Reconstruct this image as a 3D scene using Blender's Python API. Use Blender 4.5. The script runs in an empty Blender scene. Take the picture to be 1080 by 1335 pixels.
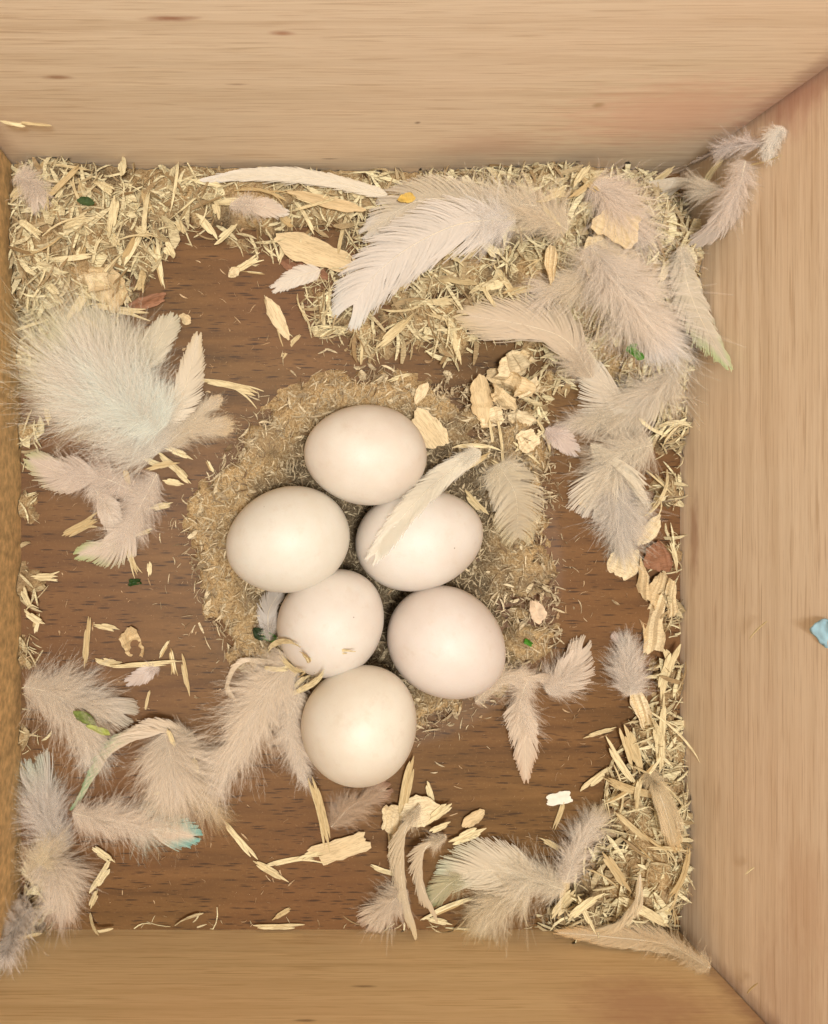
import bpy, math, random
import numpy as np
from mathutils import Vector, Matrix, Euler

SC = bpy.context.scene
COL = SC.collection
R = random.Random(7)
SC.unit_settings.system = 'METRIC'
SC.unit_settings.scale_length = 0.01          # one unit is one centimetre

# ------------------------------------------------------------------ camera, world, light
D = 18.0          # camera height above the board
F = 1040.0        # focal length in photo pixels
UX, VY = 330.0, 620.0   # foot of the camera axis in the photo
cam_d = bpy.data.cameras.new('camera')
cam = bpy.data.objects.new('camera', cam_d)
COL.objects.link(cam)
cam.location = (0, 0, D)
cam_d.sensor_fit = 'VERTICAL'
cam_d.sensor_height = 24
cam_d.lens = 24 * F / 1335
cam_d.shift_x = (540 - UX) / 1335
cam_d.shift_y = -(667.5 - VY) / 1335
cam_d.clip_start = 0.1
cam_d.clip_end = 500
cam_d.dof.use_dof = True
cam_d.dof.focus_distance = D - 0.9
cam_d.dof.aperture_fstop = 0.42
SC.camera = cam

world = bpy.data.worlds.new('World')
SC.world = world
world.use_nodes = True
bg = world.node_tree.nodes['Background']
bg.inputs[0].default_value = (1.0, 0.955, 0.86, 1)
bg.inputs[1].default_value = 0.56

def area(name, loc, target, size, power, col):
    l = bpy.data.lights.new(name, 'AREA')
    l.shape = 'DISK'
    l.size = size
    l.energy = power
    l.color = col
    o = bpy.data.objects.new(name, l)
    COL.objects.link(o)
    o.location = loc
    o.rotation_euler = (Vector(target) - Vector(loc)).to_track_quat('-Z', 'Y').to_euler()
area('room_lamp', (0.5, -3, 40), (2, -1, 0), 7, 8600, (1.0, 0.985, 0.95))
SC.view_settings.view_transform = 'Standard'
SC.view_settings.look = 'None'
SC.view_settings.exposure = 0.46
SC.view_settings.gamma = 1
SC.cycles.max_bounces = 7
SC.cycles.use_adaptive_sampling = True
SC.cycles.adaptive_threshold = 0.025
SC.cycles.diffuse_bounces = 3
SC.cycles.transmission_bounces = 5
SC.cycles.transparent_max_bounces = 40

# ------------------------------------------------------------------ noise and ground
_rs = np.random.RandomState(3)
_T = _rs.rand(256, 256)
def vnoise(x, y, f=1.0, s=0):
    x = np.asarray(x, float) * f + 31.7 * s + 50
    y = np.asarray(y, float) * f + 17.3 * s + 50
    i = np.floor(x).astype(int); j = np.floor(y).astype(int)
    a = x - i; b = y - j
    a = a * a * (3 - 2 * a); b = b * b * (3 - 2 * b)
    g = lambda p, q: _T[p % 256, q % 256]
    return (g(i, j) * (1 - a) * (1 - b) + g(i + 1, j) * a * (1 - b) + g(i, j + 1) * (1 - a) * b + g(i + 1, j + 1) * a * b)
def fnoise(x, y, f=1.0, s=0, o=4):
    t = 0; w = 0
    for k in range(o):
        t = t + vnoise(x, y, f * 2 ** k, s + k) * 0.5 ** k; w += 0.5 ** k
    return t / w

K = D / F
XL, XR = (28 - UX) * K, (887 - UX) * K
YT, YB = (VY - 226) * K, (VY - 1212) * K
BC = ((497 - UX) * K, (VY - 738) * K)     # middle of the nest hollow
BR = 4.1
def uv(x, y): return UX + np.asarray(x) / K, VY - np.asarray(y) / K
def board(x, y):
    r2 = ((np.asarray(x) - BC[0]) ** 2 + (np.asarray(y) - BC[1]) ** 2) / BR ** 2
    return -0.75 * np.clip(1 - r2, 0, 1) ** 1.2

BLOBS = [(50,250,100,1.0),(150,285,85,.8),(95,380,75,.75),(60,330,80,.8),(250,240,60,.6),(330,250,55,.5),(430,250,60,.5),
         (520,275,70,.6),(620,290,85,.8),(720,290,100,1.0),(800,310,90,1.1),(860,350,75,1.1),(790,430,85,.7),(700,390,70,.5),
         (860,480,50,.8),(868,560,38,.6),(872,640,32,.45),(872,720,34,.4),(872,800,30,.4),(872,880,34,.45),(860,960,50,.5),
         (845,1040,65,.65),(850,1130,80,.9),(790,1175,60,.7),(740,1195,40,.4),(34,470,34,.6),(30,560,30,.5),(30,660,28,.5),(32,760,32,.5),
         (30,850,26,.45),(28,960,20,.4),(55,1140,50,.25),(40,1200,50,.35),(430,400,60,.32),(500,430,60,.30),(570,400,70,.32),(470,360,50,.3),(590,450,40,.22),(350,300,60,.3),(690,520,45,.3),(760,620,30,.12),(745,700,26,.12),(780,820,22,.10),(760,880,24,.10),(650,350,60,.3),(300,290,40,.2),(660,500,40,.18),
         (585,430,30,.12),(130,570,50,.2),(470,440,30,.10),(190,590,40,.12)]
def litter(x, y):
    u, v = uv(x, y)
    t = 0
    for cx, cy, r, h in BLOBS:
        t = t + h * np.exp(-((u - cx) ** 2 + (v - cy) ** 2) / (r * r) * 1.6)
    n = fnoise(x, y, 1.3, 5)
    return np.clip(t * 0.85 * (0.55 + 0.9 * n) - 0.10, 0, 1.25)
RING = [(245,690),(258,640),(292,590),(335,535),(385,495),(470,480),(560,484),(640,505),(690,540),(715,600),(722,700),(728,790),
        (722,850),(680,890),(640,915),(590,945),(545,972),(480,950),(400,905),(310,868),(268,818),(243,760)]
_ra = sorted((math.atan2(-(v - 730), u - 490), math.hypot(u - 490, v - 730)) for u, v in RING)
_ang = np.array([a for a, _ in _ra]); _rad = np.array([r for _, r in _ra])
def ring_edge(x, y):
    """how far inside the edge of the sawdust patch a point is, in cm"""
    u, v = uv(x, y)
    a = np.arctan2(-(v - 730), u - 490)
    r = np.hypot(u - 490, v - 730)
    lim = np.interp(a, _ang, _rad, period=2 * math.pi) + (fnoise(x, y, 1.6, 9) - .5) * 34
    return (lim - r) * K
def ring(x, y):
    d = ring_edge(x, y)
    rim = 0.34 * np.clip(d / 0.55, 0, 1) ** .8 * (1 - 0.75 * np.clip((d - .75) / 0.9, 0, 1))
    return rim * (0.6 + 0.8 * fnoise(x, y, 2.5, 12))
def thick(x, y): return np.maximum(litter(x, y), ring(x, y))
def ground(x, y): return board(x, y) + thick(x, y)

EGGS = [  # centre px, long and short half axes px, turn, pitch, label
    (476, 593, 81, 66, 176, 4), (375, 704, 83, 69, 196, 4), (546, 703, 84, 66, 14, 4),
    (432, 811, 75, 67, 50, 10), (582, 838, 79, 71, -35, 8), (469, 944, 81, 73, 55, 8)]
EGG3 = []
def P(px, py, z): return Vector(((px - UX) * (D - z) / F, (VY - py) * (D - z) / F, z))
for (u, v, a, b, ang, pit) in EGGS:
    z = 0.8
    for _ in range(3):
        s = (D - z) / F
        c = P(u, v, z)
        z = float(ground(c.x, c.y)) + b * s * 0.985
    EGG3.append((P(u, v, z), a * s * .985, b * s * .98, math.radians(ang), math.radians(pit)))
def egg_top(x, y):
    x = np.asarray(x, float); y = np.asarray(y, float)
    z = np.full(x.shape, -9.0)
    for c, a, b, ang, pit in EGG3:
        dx = x - c.x; dy = y - c.y
        p = dx * math.cos(ang) + dy * math.sin(ang); q = -dx * math.sin(ang) + dy * math.cos(ang)
        k = 1 - (p / a) ** 2 - (q / b) ** 2
        z = np.maximum(z, np.where(k > 0, c.z + b * np.sqrt(np.clip(k, 0, 1)) + .02, -9))
    return z
def PG(px, py, lift=0.0, eggs=False):
    """point seen at a pixel, resting on whatever is there (board, litter, egg or box wall)"""
    z = 0.3
    for _ in range(6):
        c = P(px, py, z)
        z = float(ground(min(max(c.x, XL), XR), min(max(c.y, YB), YT)))
        if eggs: z = max(z, float(egg_top(c.x, c.y)))
    m = 0.12
    if px > UX + 1: z = max(z, D - F * (XR - m) / (px - UX))
    if px < UX - 1: z = max(z, D - F * (XL + m) / (px - UX))
    if py < VY - 1: z = max(z, D - F * (YT - m) / (VY - py))
    if py > VY + 1: z = max(z, D - F * (YB + m) / (VY - py))
    return P(px, py, z + lift)

# ------------------------------------------------------------------ node helpers
class NT:
    def __init__(s, name):
        s.m = bpy.data.materials.new(name); s.m.use_nodes = True
        s.t = s.m.node_tree; s.b = s.t.nodes['Principled BSDF']; s.out = s.t.nodes['Material Output']
    def n(s, typ, **kw):
        o = s.t.nodes.new(typ)
        for k, v in kw.items():
            if k.startswith('i_'):
                key = k[2:]
                key = int(key) if key.isdigit() else key.replace('_', ' ')
                o.inputs[key].default_value = v
            else: setattr(o, k, v)
        return o
    def l(s, a, b): s.t.links.new(a, b)
    def coord(s, scale=(1, 1, 1), rot=(0, 0, 0), loc=(0, 0, 0), src='Object'):
        tc = s.n('ShaderNodeTexCoord'); mp = s.n('ShaderNodeMapping')
        mp.inputs['Scale'].default_value = scale; mp.inputs['Rotation'].default_value = rot; mp.inputs['Location'].default_value = loc
        s.l(tc.outputs[src], mp.inputs['Vector']); return mp.outputs[0]
    def noise(s, vec, scale=1, detail=4, rough=.55, dist=0):
        o = s.n('ShaderNodeTexNoise'); o.inputs['Scale'].default_value = scale; o.inputs['Detail'].default_value = detail
        o.inputs['Roughness'].default_value = rough; o.inputs['Distortion'].default_value = dist
        s.l(vec, o.inputs['Vector']); return o.outputs['Fac']
    def ramp(s, fac, stops, interp='LINEAR'):
        o = s.n('ShaderNodeValToRGB'); o.color_ramp.interpolation = interp
        e = o.color_ramp.elements
        while len(e) < len(stops): e.new(0.5)
        for k, (p, c) in enumerate(stops):
            e[k].position = p; e[k].color = (*c, 1) if not isinstance(c, (int, float)) else (c, c, c, 1)
        s.l(fac, o.inputs[0]); return o.outputs[0]
    def mix(s, fac, a, b, blend='MIX'):
        o = s.n('ShaderNodeMix', data_type='RGBA', blend_type=blend)
        for sock, v in ((o.inputs[0], fac), (o.inputs[6], a), (o.inputs[7], b)):
            if hasattr(v, 'links') or isinstance(v, bpy.types.NodeSocket): s.l(v, sock)
            elif isinstance(v, (int, float)): sock.default_value = v
            else: sock.default_value = (*v, 1)
        return o.outputs[2]
    def math(s, op, a, b=None):
        o = s.n('ShaderNodeMath', operation=op)
        for sock, v in ((o.inputs[0], a), (o.inputs[1], b)):
            if v is None: continue
            if isinstance(v, bpy.types.NodeSocket): s.l(v, sock)
            else: sock.default_value = v
        return o.outputs[0]
    def bump(s, h, strength=.3, dist=.02):
        o = s.n('ShaderNodeBump'); o.inputs['Strength'].default_value = strength; o.inputs['Distance'].default_value = dist
        s.l(h, o.inputs['Height']); s.l(o.outputs[0], s.b.inputs['Normal'])
    def base(s, c, rough=.7, spec=.3):
        if isinstance(c, bpy.types.NodeSocket): s.l(c, s.b.inputs['Base Color'])
        else: s.b.inputs['Base Color'].default_value = (*c, 1)
        s.b.inputs['Roughness'].default_value = rough
        s.b.inputs['Specular IOR Level'].default_value = spec
        return s.m

def lin(r, g, b):
    f = lambda c: ((c / 255 + .055) / 1.055) ** 2.4 if c > 10 else c / 3294
    return (f(r), f(g), f(b))

def wall_mat(name, axis, tone, stains, seed):
    m = NT(name)
    sl, st = .07, 3.0
    sc = (sl, st, st) if axis == 'x' else (st, sl, st)
    loc = (seed, seed * .7, 0)
    v = m.coord(sc, loc=loc)
    a = m.noise(v, 1.2, 6, .62, .25)
    fine = m.noise(m.coord(tuple(q * (7 if q > 1 else 3) for q in sc), loc=loc), 1.0, 3, .65)
    c = m.ramp(a, [(.28, tuple(q * k for q, k in zip(tone, (.80, .75, .69)))), (.5, tone), (.74, tuple(min(1, q * 1.07) for q in tone))])
    c = m.mix(m.ramp(fine, [(.35, .60), (.62, 0.0)]), c, tuple(t * k for t, k in zip(tone, (.84, .78, .70))))
    hl = m.noise(m.coord(tuple(q * (5 if q > 1 else 6.0) for q in sc), loc=(seed + 4, 3, 1)), 1.3, 2, .5, .1)
    c = m.mix(m.ramp(hl, [(.33, .65), (.41, 0.0)]), c, tuple(t * k for t, k in zip(tone, (.66, .56, .46))))
    cr = m.noise(m.coord(tuple(q * 14 if q > 1 else q * 16 for q in sc), loc=(seed, 8, 1)), 1.0, 2, .5)
    c = m.mix(m.ramp(cr, [(.32, .55), (.44, 0.0)]), c, tuple(t * k for t, k in zip(tone, (.72, .62, .52))))
    big = m.noise(m.coord((.13, .13, .2), loc=(seed, 2, 5)), 1.0, 3, .5)
    c = m.mix(m.ramp(big, [(.42, 0.0), (.70, .35)]), c, tuple(t * k for t, k in zip(tone, (1.0, .86, .82))))
    for (p, s, colr, amt) in stains:      # soft knots and stains at points on the board
        vv = m.coord((1 / s[0], 1 / s[1], 1 / s[2]), loc=tuple(-p[k] / s[k] for k in range(3)))
        g = m.n('ShaderNodeVectorMath', operation='LENGTH'); m.l(vv, g.inputs[0])
        wob = m.noise(m.coord((2.2, 2.2, 5) if axis == 'x' else (5, 2.2, 5)), 1, 3)
        d = m.math('ADD', g.outputs['Value'], m.math('MULTIPLY', m.math('SUBTRACT', wob, .5), .9))
        c = m.mix(m.ramp(d, [(.10, amt), (1.15, 0.0)], 'EASE'), c, colr)
    m.bump(fine, .25, .01)
    return m.base(c, .62, .25)

def floor_mat():
    m = NT('dark_beech')
    v = m.coord((.22, 2.4, 1))
    a = m.noise(v, 1.3, 5, .6, .3)
    c = m.ramp(a, [(.28, lin(90, 64, 34)), (.5, lin(114, 82, 45)), (.75, lin(134, 98, 57))])
    big = m.noise(m.coord((.12, .16, 1), loc=(4, 1, 0)), 1, 3)
    c = m.mix(m.ramp(big, [(.40, 0.0), (.65, .6)]), c, lin(122, 80, 48))
    for k, (s, th, amt) in enumerate((((1.5, 13, 1), .30, .8), ((2.6, 20, 1), .26, .6))):
        vo = m.n('ShaderNodeTexVoronoi', feature='F1'); vo.inputs['Randomness'].default_value = 1
        vo.inputs['Scale'].default_value = 1
        m.l(m.coord(s, loc=(k * 3.3, k, 0), rot=(0, 0, .01)), vo.inputs['Vector'])
        c = m.mix(m.ramp(vo.outputs['Distance'], [(th * .45, amt), (th, 0.0)]), c, lin(58, 39, 24))
    dust = m.noise(m.coord((14, 14, 1)), 1.2, 6, .75)
    c = m.mix(m.ramp(dust, [(.56, 0.0), (.74, .4)]), c, lin(176, 140, 98))
    m.bump(a, .2, .02)
    return m.base(c, .55, .3)

def dust_mat(name='sawdust'):
    m = NT(name)
    n1 = m.noise(m.coord((16, 16, 16)), 1.3, 5, .8)
    n2 = m.noise(m.coord((1.2, 1.2, 1.2)), 1, 4)
    c = m.ramp(n1, [(.32, lin(112, 82, 50)), (.44, lin(182, 148, 102)), (.54, lin(212, 180, 132)), (.66, lin(240, 214, 168))])
    c = m.mix(m.ramp(n2, [(.46, 0.0), (.66, .55)]), c, lin(158, 134, 104))
    at = m.n('ShaderNodeAttribute', attribute_name='soil_and_shade')
    c = m.mix(at.outputs['Fac'], c, m.ramp(n1, [(.3, lin(52, 42, 32)), (.52, lin(112, 96, 74)), (.68, lin(176, 158, 128))]))
    m.bump(n1, .8, .06)
    return m.base(c, .9, .1)

def straw_mat(name, dark, light, var=1.0):    # var: how far loose strands of one mesh differ
    m = NT(name)
    oi = m.n('ShaderNodeObjectInfo'); ge = m.n('ShaderNodeNewGeometry')
    r = m.math('FRACT', m.math('ADD', oi.outputs['Random'], m.math('MULTIPLY', ge.outputs['Random Per Island'], var)))
    c = m.ramp(r, [(0, dark), (.35, tuple((a + b) / 2 for a, b in zip(dark, light))), (1, light)])
    fib = m.noise(m.coord((3, 26, 26)), 1.3, 3, .6)
    c = m.mix(m.ramp(fib, [(.36, .55), (.56, 0.0)]), c, tuple(k * .62 for k in dark))
    m.bump(fib, .5, .01)
    m.b.inputs['Subsurface Weight'].default_value = 0.0
    return m.base(c, .65, .25)

def plain(name, col, rough=.6, var=.25, scale=6, spec=.3):
    m = NT(name)
    n = m.noise(m.coord((1, 1, 1)), scale, 4, .6)
    c = m.ramp(n, [(.3, tuple(k * (1 - var) for k in col)), (.7, tuple(min(1, k * (1 + var)) for k in col))])
    m.bump(n, .3, .02)
    return m.base(c, rough, spec)

def feather_mat(name, alpha=1.0, trans=.5):
    m = NT(name)
    at = m.n('ShaderNodeAttribute', attribute_name='tint')
    d = m.n('ShaderNodeBsdfDiffuse'); t = m.n('ShaderNodeBsdfTranslucent'); mx = m.n('ShaderNodeMixShader')
    g = m.n('ShaderNodeBsdfGlossy'); g.inputs['Roughness'].default_value = .45
    ge = m.n('ShaderNodeNewGeometry'); va = m.n('ShaderNodeVectorMath', operation='SCALE'); va.inputs['Scale'].default_value = .35
    vb = m.n('ShaderNodeVectorMath', operation='ADD'); vb.inputs[1].default_value = (0, 0, .8); vc = m.n('ShaderNodeVectorMath', operation='NORMALIZE')
    m.l(ge.outputs['Normal'], va.inputs[0]); m.l(va.outputs[0], vb.inputs[0]); m.l(vb.outputs[0], vc.inputs[0]); m.l(vc.outputs[0], d.inputs['Normal'])
    m.l(at.outputs['Color'], d.inputs['Color']); m.l(at.outputs['Color'], t.inputs['Color'])
    mx.inputs[0].default_value = trans
    m.l(d.outputs[0], mx.inputs[1]); m.l(t.outputs[0], mx.inputs[2])
    m2 = m.n('ShaderNodeMixShader'); m2.inputs[0].default_value = .05
    m.l(mx.outputs[0], m2.inputs[1]); m.l(g.outputs[0], m2.inputs[2])
    outp = m2.outputs[0]
    if alpha < 1:
        tr = m.n('ShaderNodeBsdfTransparent'); m3 = m.n('ShaderNodeMixShader'); m3.inputs[0].default_value = alpha
        m.l(tr.outputs[0], m3.inputs[1]); m.l(outp, m3.inputs[2]); outp = m3.outputs[0]
    m.t.nodes.remove(m.b)
    m.l(outp, m.out.inputs['Surface'])
    return m.m

def egg_mat(k, tone, cloud):
    m = NT('eggshell')
    n = m.noise(m.coord((1, 1, 1), loc=(k * 3, 0, k)), 1.1, 4, .55)
    c = m.ramp(n, [(.35, tone), (.65, cloud)])
    pores = m.noise(m.coord((1, 1, 1), loc=(k, k, 0)), 34, 3, .6)
    c = m.mix(m.ramp(pores, [(.30, .10), (.45, 0.0)]), c, lin(190, 165, 140))
    vo = m.n('ShaderNodeTexVoronoi'); vo.inputs['Scale'].default_value = 1.7
    m.l(m.coord((1, 1, 1), loc=(k * 1.7, k * 2.1, 0)), vo.inputs['Vector'])
    c = m.mix(m.ramp(vo.outputs['Distance'], [(.018, .7), (.034, 0.0)]), c, lin(120, 90, 66))
    smear = m.noise(m.coord((1, 1, 1), loc=(k * 5, 1, 2)), 2.6, 5, .7)
    c = m.mix(m.ramp(smear, [(.56, 0.0), (.76, .35)]), c, lin(204, 182, 156))
    m.bump(pores, .12, .012)
    m.b.inputs['Subsurface Weight'].default_value = .12
    m.b.inputs['Subsurface Radius'].default_value = (.35, .2, .12)
    m.b.inputs['Subsurface Scale'].default_value = .5
    return m.base(c, .50, .5)

# ------------------------------------------------------------------ mesh helpers
def mesh_obj(name, verts, faces, mat, parent=None, smooth=True, cols=None, attrs=None, mesh=None):
    if mesh is None:
        me = bpy.data.meshes.new(name)
        if isinstance(faces, np.ndarray):
            n = len(verts); nf, k = faces.shape
            me.vertices.add(n); me.vertices.foreach_set('co', np.asarray(verts, np.float32).ravel())
            me.loops.add(nf * k); me.loops.foreach_set('vertex_index', faces.astype(np.int32).ravel())
            me.polygons.add(nf)
            me.polygons.foreach_set('loop_start', np.arange(0, nf * k, k, dtype=np.int32))
            me.polygons.foreach_set('loop_total', np.full(nf, k, np.int32))
            me.update(calc_edges=True)
        else:
            me.from_pydata([tuple(v) for v in verts], [], faces); me.update()
        me.polygons.foreach_set('use_smooth', np.full(len(me.polygons), smooth))
        if cols is not None:
            a = me.color_attributes.new('tint', 'FLOAT_COLOR', 'POINT')
            c4 = np.ones((len(verts), 4), np.float32); c4[:, :3] = cols
            a.data.foreach_set('color', c4.ravel())
        if attrs:
            for k_, v_ in attrs.items():
                a = me.attributes.new(k_, 'FLOAT', 'POINT'); a.data.foreach_set('value', np.asarray(v_, np.float32))
        me.materials.append(mat)
    else: me = mesh
    o = bpy.data.objects.new(name, me)
    COL.objects.link(o)
    if parent: o.parent = parent
    return o
def tag(o, label=None, cat=None, group=None, kind=None):
    if label: o['label'] = label
    if cat: o['category'] = cat
    if group: o['group'] = group
    if kind: o['kind'] = kind
    return o
def empty(name, loc, label, cat, group=None):
    o = bpy.data.objects.new(name, None); COL.objects.link(o); o.location = loc; o.empty_display_size = .3
    return tag(o, label, cat, group)

# ------------------------------------------------------------------ the box
def box_mesh(x0, x1, y0, y1, z0, z1, bev=.06):
    import bmesh
    bm = bmesh.new()
    bmesh.ops.create_cube(bm, size=1)
    for v in bm.verts:
        v.co = Vector(((x0 + x1) / 2 + v.co.x * (x1 - x0), (y0 + y1) / 2 + v.co.y * (y1 - y0), (z0 + z1) / 2 + v.co.z * (z1 - z0)))
    bmesh.ops.bevel(bm, geom=list(bm.edges), offset=bev, segments=2, affect='EDGES')
    return bm
def box_obj(name, dims, mat, parent, label):
    bm = box_mesh(*dims)
    me = bpy.data.meshes.new(name); bm.to_mesh(me); bm.free(); me.materials.append(mat)
    o = bpy.data.objects.new(name, me); COL.objects.link(o); o.parent = parent
    if label: o['label'] = label
    return o

box = empty('nest_box', (0, 0, 0), 'open wooden nest box with pale side boards and a brown floor around the eggs', 'nest box')
WH = 11.5
red = lin(150, 78, 58)
def onwall_top(px, py):
    z = D - F * YT / (VY - py); return ((px - UX) * (D - z) / F, YT, z)
def onwall_right(px, py):
    z = D - F * XR / (px - UX); return (XR, (VY - py) * (D - z) / F, z)
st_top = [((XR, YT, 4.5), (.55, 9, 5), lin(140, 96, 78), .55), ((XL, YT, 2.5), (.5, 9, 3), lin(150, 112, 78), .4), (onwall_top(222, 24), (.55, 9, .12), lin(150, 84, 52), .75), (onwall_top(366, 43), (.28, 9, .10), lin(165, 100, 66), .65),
          (onwall_top(75, 101), (.42, 9, .11), lin(142, 86, 50), .65), (onwall_top(780, 137), (.16, 9, .16), lin(140, 120, 60), .55),
          (onwall_top(880, 150), (3.0, 9, 2.0), lin(226, 172, 148), .5), (onwall_top(640, 190), (1.8, 9, .9), lin(212, 168, 142), .4),
          (onwall_top(1040, 150), (1.0, 9, .9), lin(150, 96, 84), .8), (onwall_top(545, 160), (.08, 9, .08), lin(120, 84, 60), .7),
          (onwall_top(430, 207), (.25, 9, .05), lin(110, 70, 45), .6), (onwall_top(310, 110), (.3, 9, .05), lin(150, 100, 70), .5)]
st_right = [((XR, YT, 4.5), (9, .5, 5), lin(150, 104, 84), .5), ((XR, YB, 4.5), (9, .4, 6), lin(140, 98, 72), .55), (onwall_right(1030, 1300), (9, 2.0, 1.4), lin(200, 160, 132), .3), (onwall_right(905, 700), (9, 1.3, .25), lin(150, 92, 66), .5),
            (onwall_right(1040, 130), (9, 1.0, 1.2), lin(196, 140, 120), .5), (onwall_right(1050, 1180), (9, 1.6, .9), lin(200, 154, 118), .3)]
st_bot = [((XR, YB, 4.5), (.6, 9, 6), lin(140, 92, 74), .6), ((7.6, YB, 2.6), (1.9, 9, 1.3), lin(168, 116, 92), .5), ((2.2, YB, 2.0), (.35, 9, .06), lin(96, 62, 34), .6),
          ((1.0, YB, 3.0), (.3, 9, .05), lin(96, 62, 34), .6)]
tb = lin(208, 172, 128)
TW = 1.2
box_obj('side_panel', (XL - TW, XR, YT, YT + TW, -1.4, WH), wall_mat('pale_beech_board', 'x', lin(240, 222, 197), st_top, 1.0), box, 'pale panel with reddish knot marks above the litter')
box_obj('side_panel', (XL - TW, XR, YB - TW, YB, -1.4, WH), wall_mat('shade_toned_beech_board', 'x', lin(222, 194, 148), st_bot, 9.0), box, 'panel below the eggs, its shade painted in as a darker tan')  # darker base tone paints in the shade on this wall
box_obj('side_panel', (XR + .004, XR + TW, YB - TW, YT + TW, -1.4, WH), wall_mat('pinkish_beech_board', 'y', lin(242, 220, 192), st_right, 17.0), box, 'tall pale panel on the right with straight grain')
box_obj('side_panel', (XL - TW, XL - .002, YB + .004, YT - .004, -1.39, WH), plain('dusty_board', lin(206, 172, 122), .9, .35, 5), box, 'rough dusty panel on the left')

def grid(x0, x1, y0, y1, step):
    nx = int((x1 - x0) / step) + 1; ny = int((y1 - y0) / step) + 1
    X, Y = np.meshgrid(np.linspace(x0, x1, nx), np.linspace(y0, y1, ny))
    idx = np.arange(nx * ny).reshape(ny, nx)
    Fc = np.stack([idx[:-1, :-1], idx[:-1, 1:], idx[1:, 1:], idx[1:, :-1]], -1).reshape(-1, 4)
    return X.ravel(), Y.ravel(), Fc
X, Y, Fc = grid(XL + .001, XR - .001, YB + .001, YT - .001, .1)
mesh_obj('floor_board', np.stack([X, Y, board(X, Y)], 1), Fc, floor_mat(), box)['label'] = 'dark reddish brown floor board with fine flecked grain'
fb = box_obj('base_plate', (XL, XR, YB, YT, -1.38, -.7), plain('raw_wood', lin(150, 110, 70)), box, None)

# ------------------------------------------------------------------ sawdust and litter bed
X, Y, Fc = grid(XL + .02, XR - .02, YB + .02, YT - .02, .05)
th = thick(X, Y)
rough = (fnoise(X, Y, 7, 20, 3) - .5) * .16 + (fnoise(X, Y, 16, 24, 2) - .5) * .08
Z = board(X, Y) + th + rough * np.clip(th / .12, 0, 1) - .03 * (th < .05)
nz = fnoise(X, Y, 4, 30, 4)
nr = fnoise(X, Y, 2.2, 91, 5)
ok = (ring_edge(X, Y) > np.clip(nr - .42, 0, 1) * (2.2 + 2.2 * (X > BC[0] + 1.5))) | (litter(X, Y) > .04 + .9 * np.clip(nz - .36, 0, 1))
keep = ok[Fc].any(1)
Z = np.where(ok, Z, board(X, Y) - .02)
used = np.unique(Fc[keep]); remap = -np.ones(len(X), int); remap[used] = np.arange(len(used))
soil_and_shade = np.clip((ring_edge(X, Y) - .8 + (fnoise(X, Y, 3, 55) - .5) * 1.2) / .8, 0, 1) * .95 + np.clip((fnoise(X, Y, 1.1, 40) - .52) * 5, 0, .75) * (litter(X, Y) > .03)  # dirt and droppings, plus painted shade in the hollow between the eggs
M_DUST = dust_mat()
o = mesh_obj('sawdust', np.stack([X, Y, Z], 1)[used], remap[Fc[keep]], M_DUST, attrs={'soil_and_shade': np.clip(soil_and_shade, 0, 1)[used]})
tag(o, 'crumbly tan sawdust bedding caked round the eggs and heaped along the box walls', 'sawdust', kind='stuff')

# ------------------------------------------------------------------ shavings
M_STRAW = straw_mat('pine_shaving', lin(196, 166, 116), lin(250, 234, 188), .22)
M_LITTER = straw_mat('splinters', lin(160, 130, 90), lin(252, 238, 192))
M_CHIP = straw_mat('pale_wood_chip', lin(222, 194, 148), lin(246, 226, 186))
M_BARK = straw_mat('reddish_bark', lin(134, 92, 64), lin(170, 122, 92))
M_WHITE = plain('white_chip', lin(240, 232, 214), .6, .08)

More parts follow.
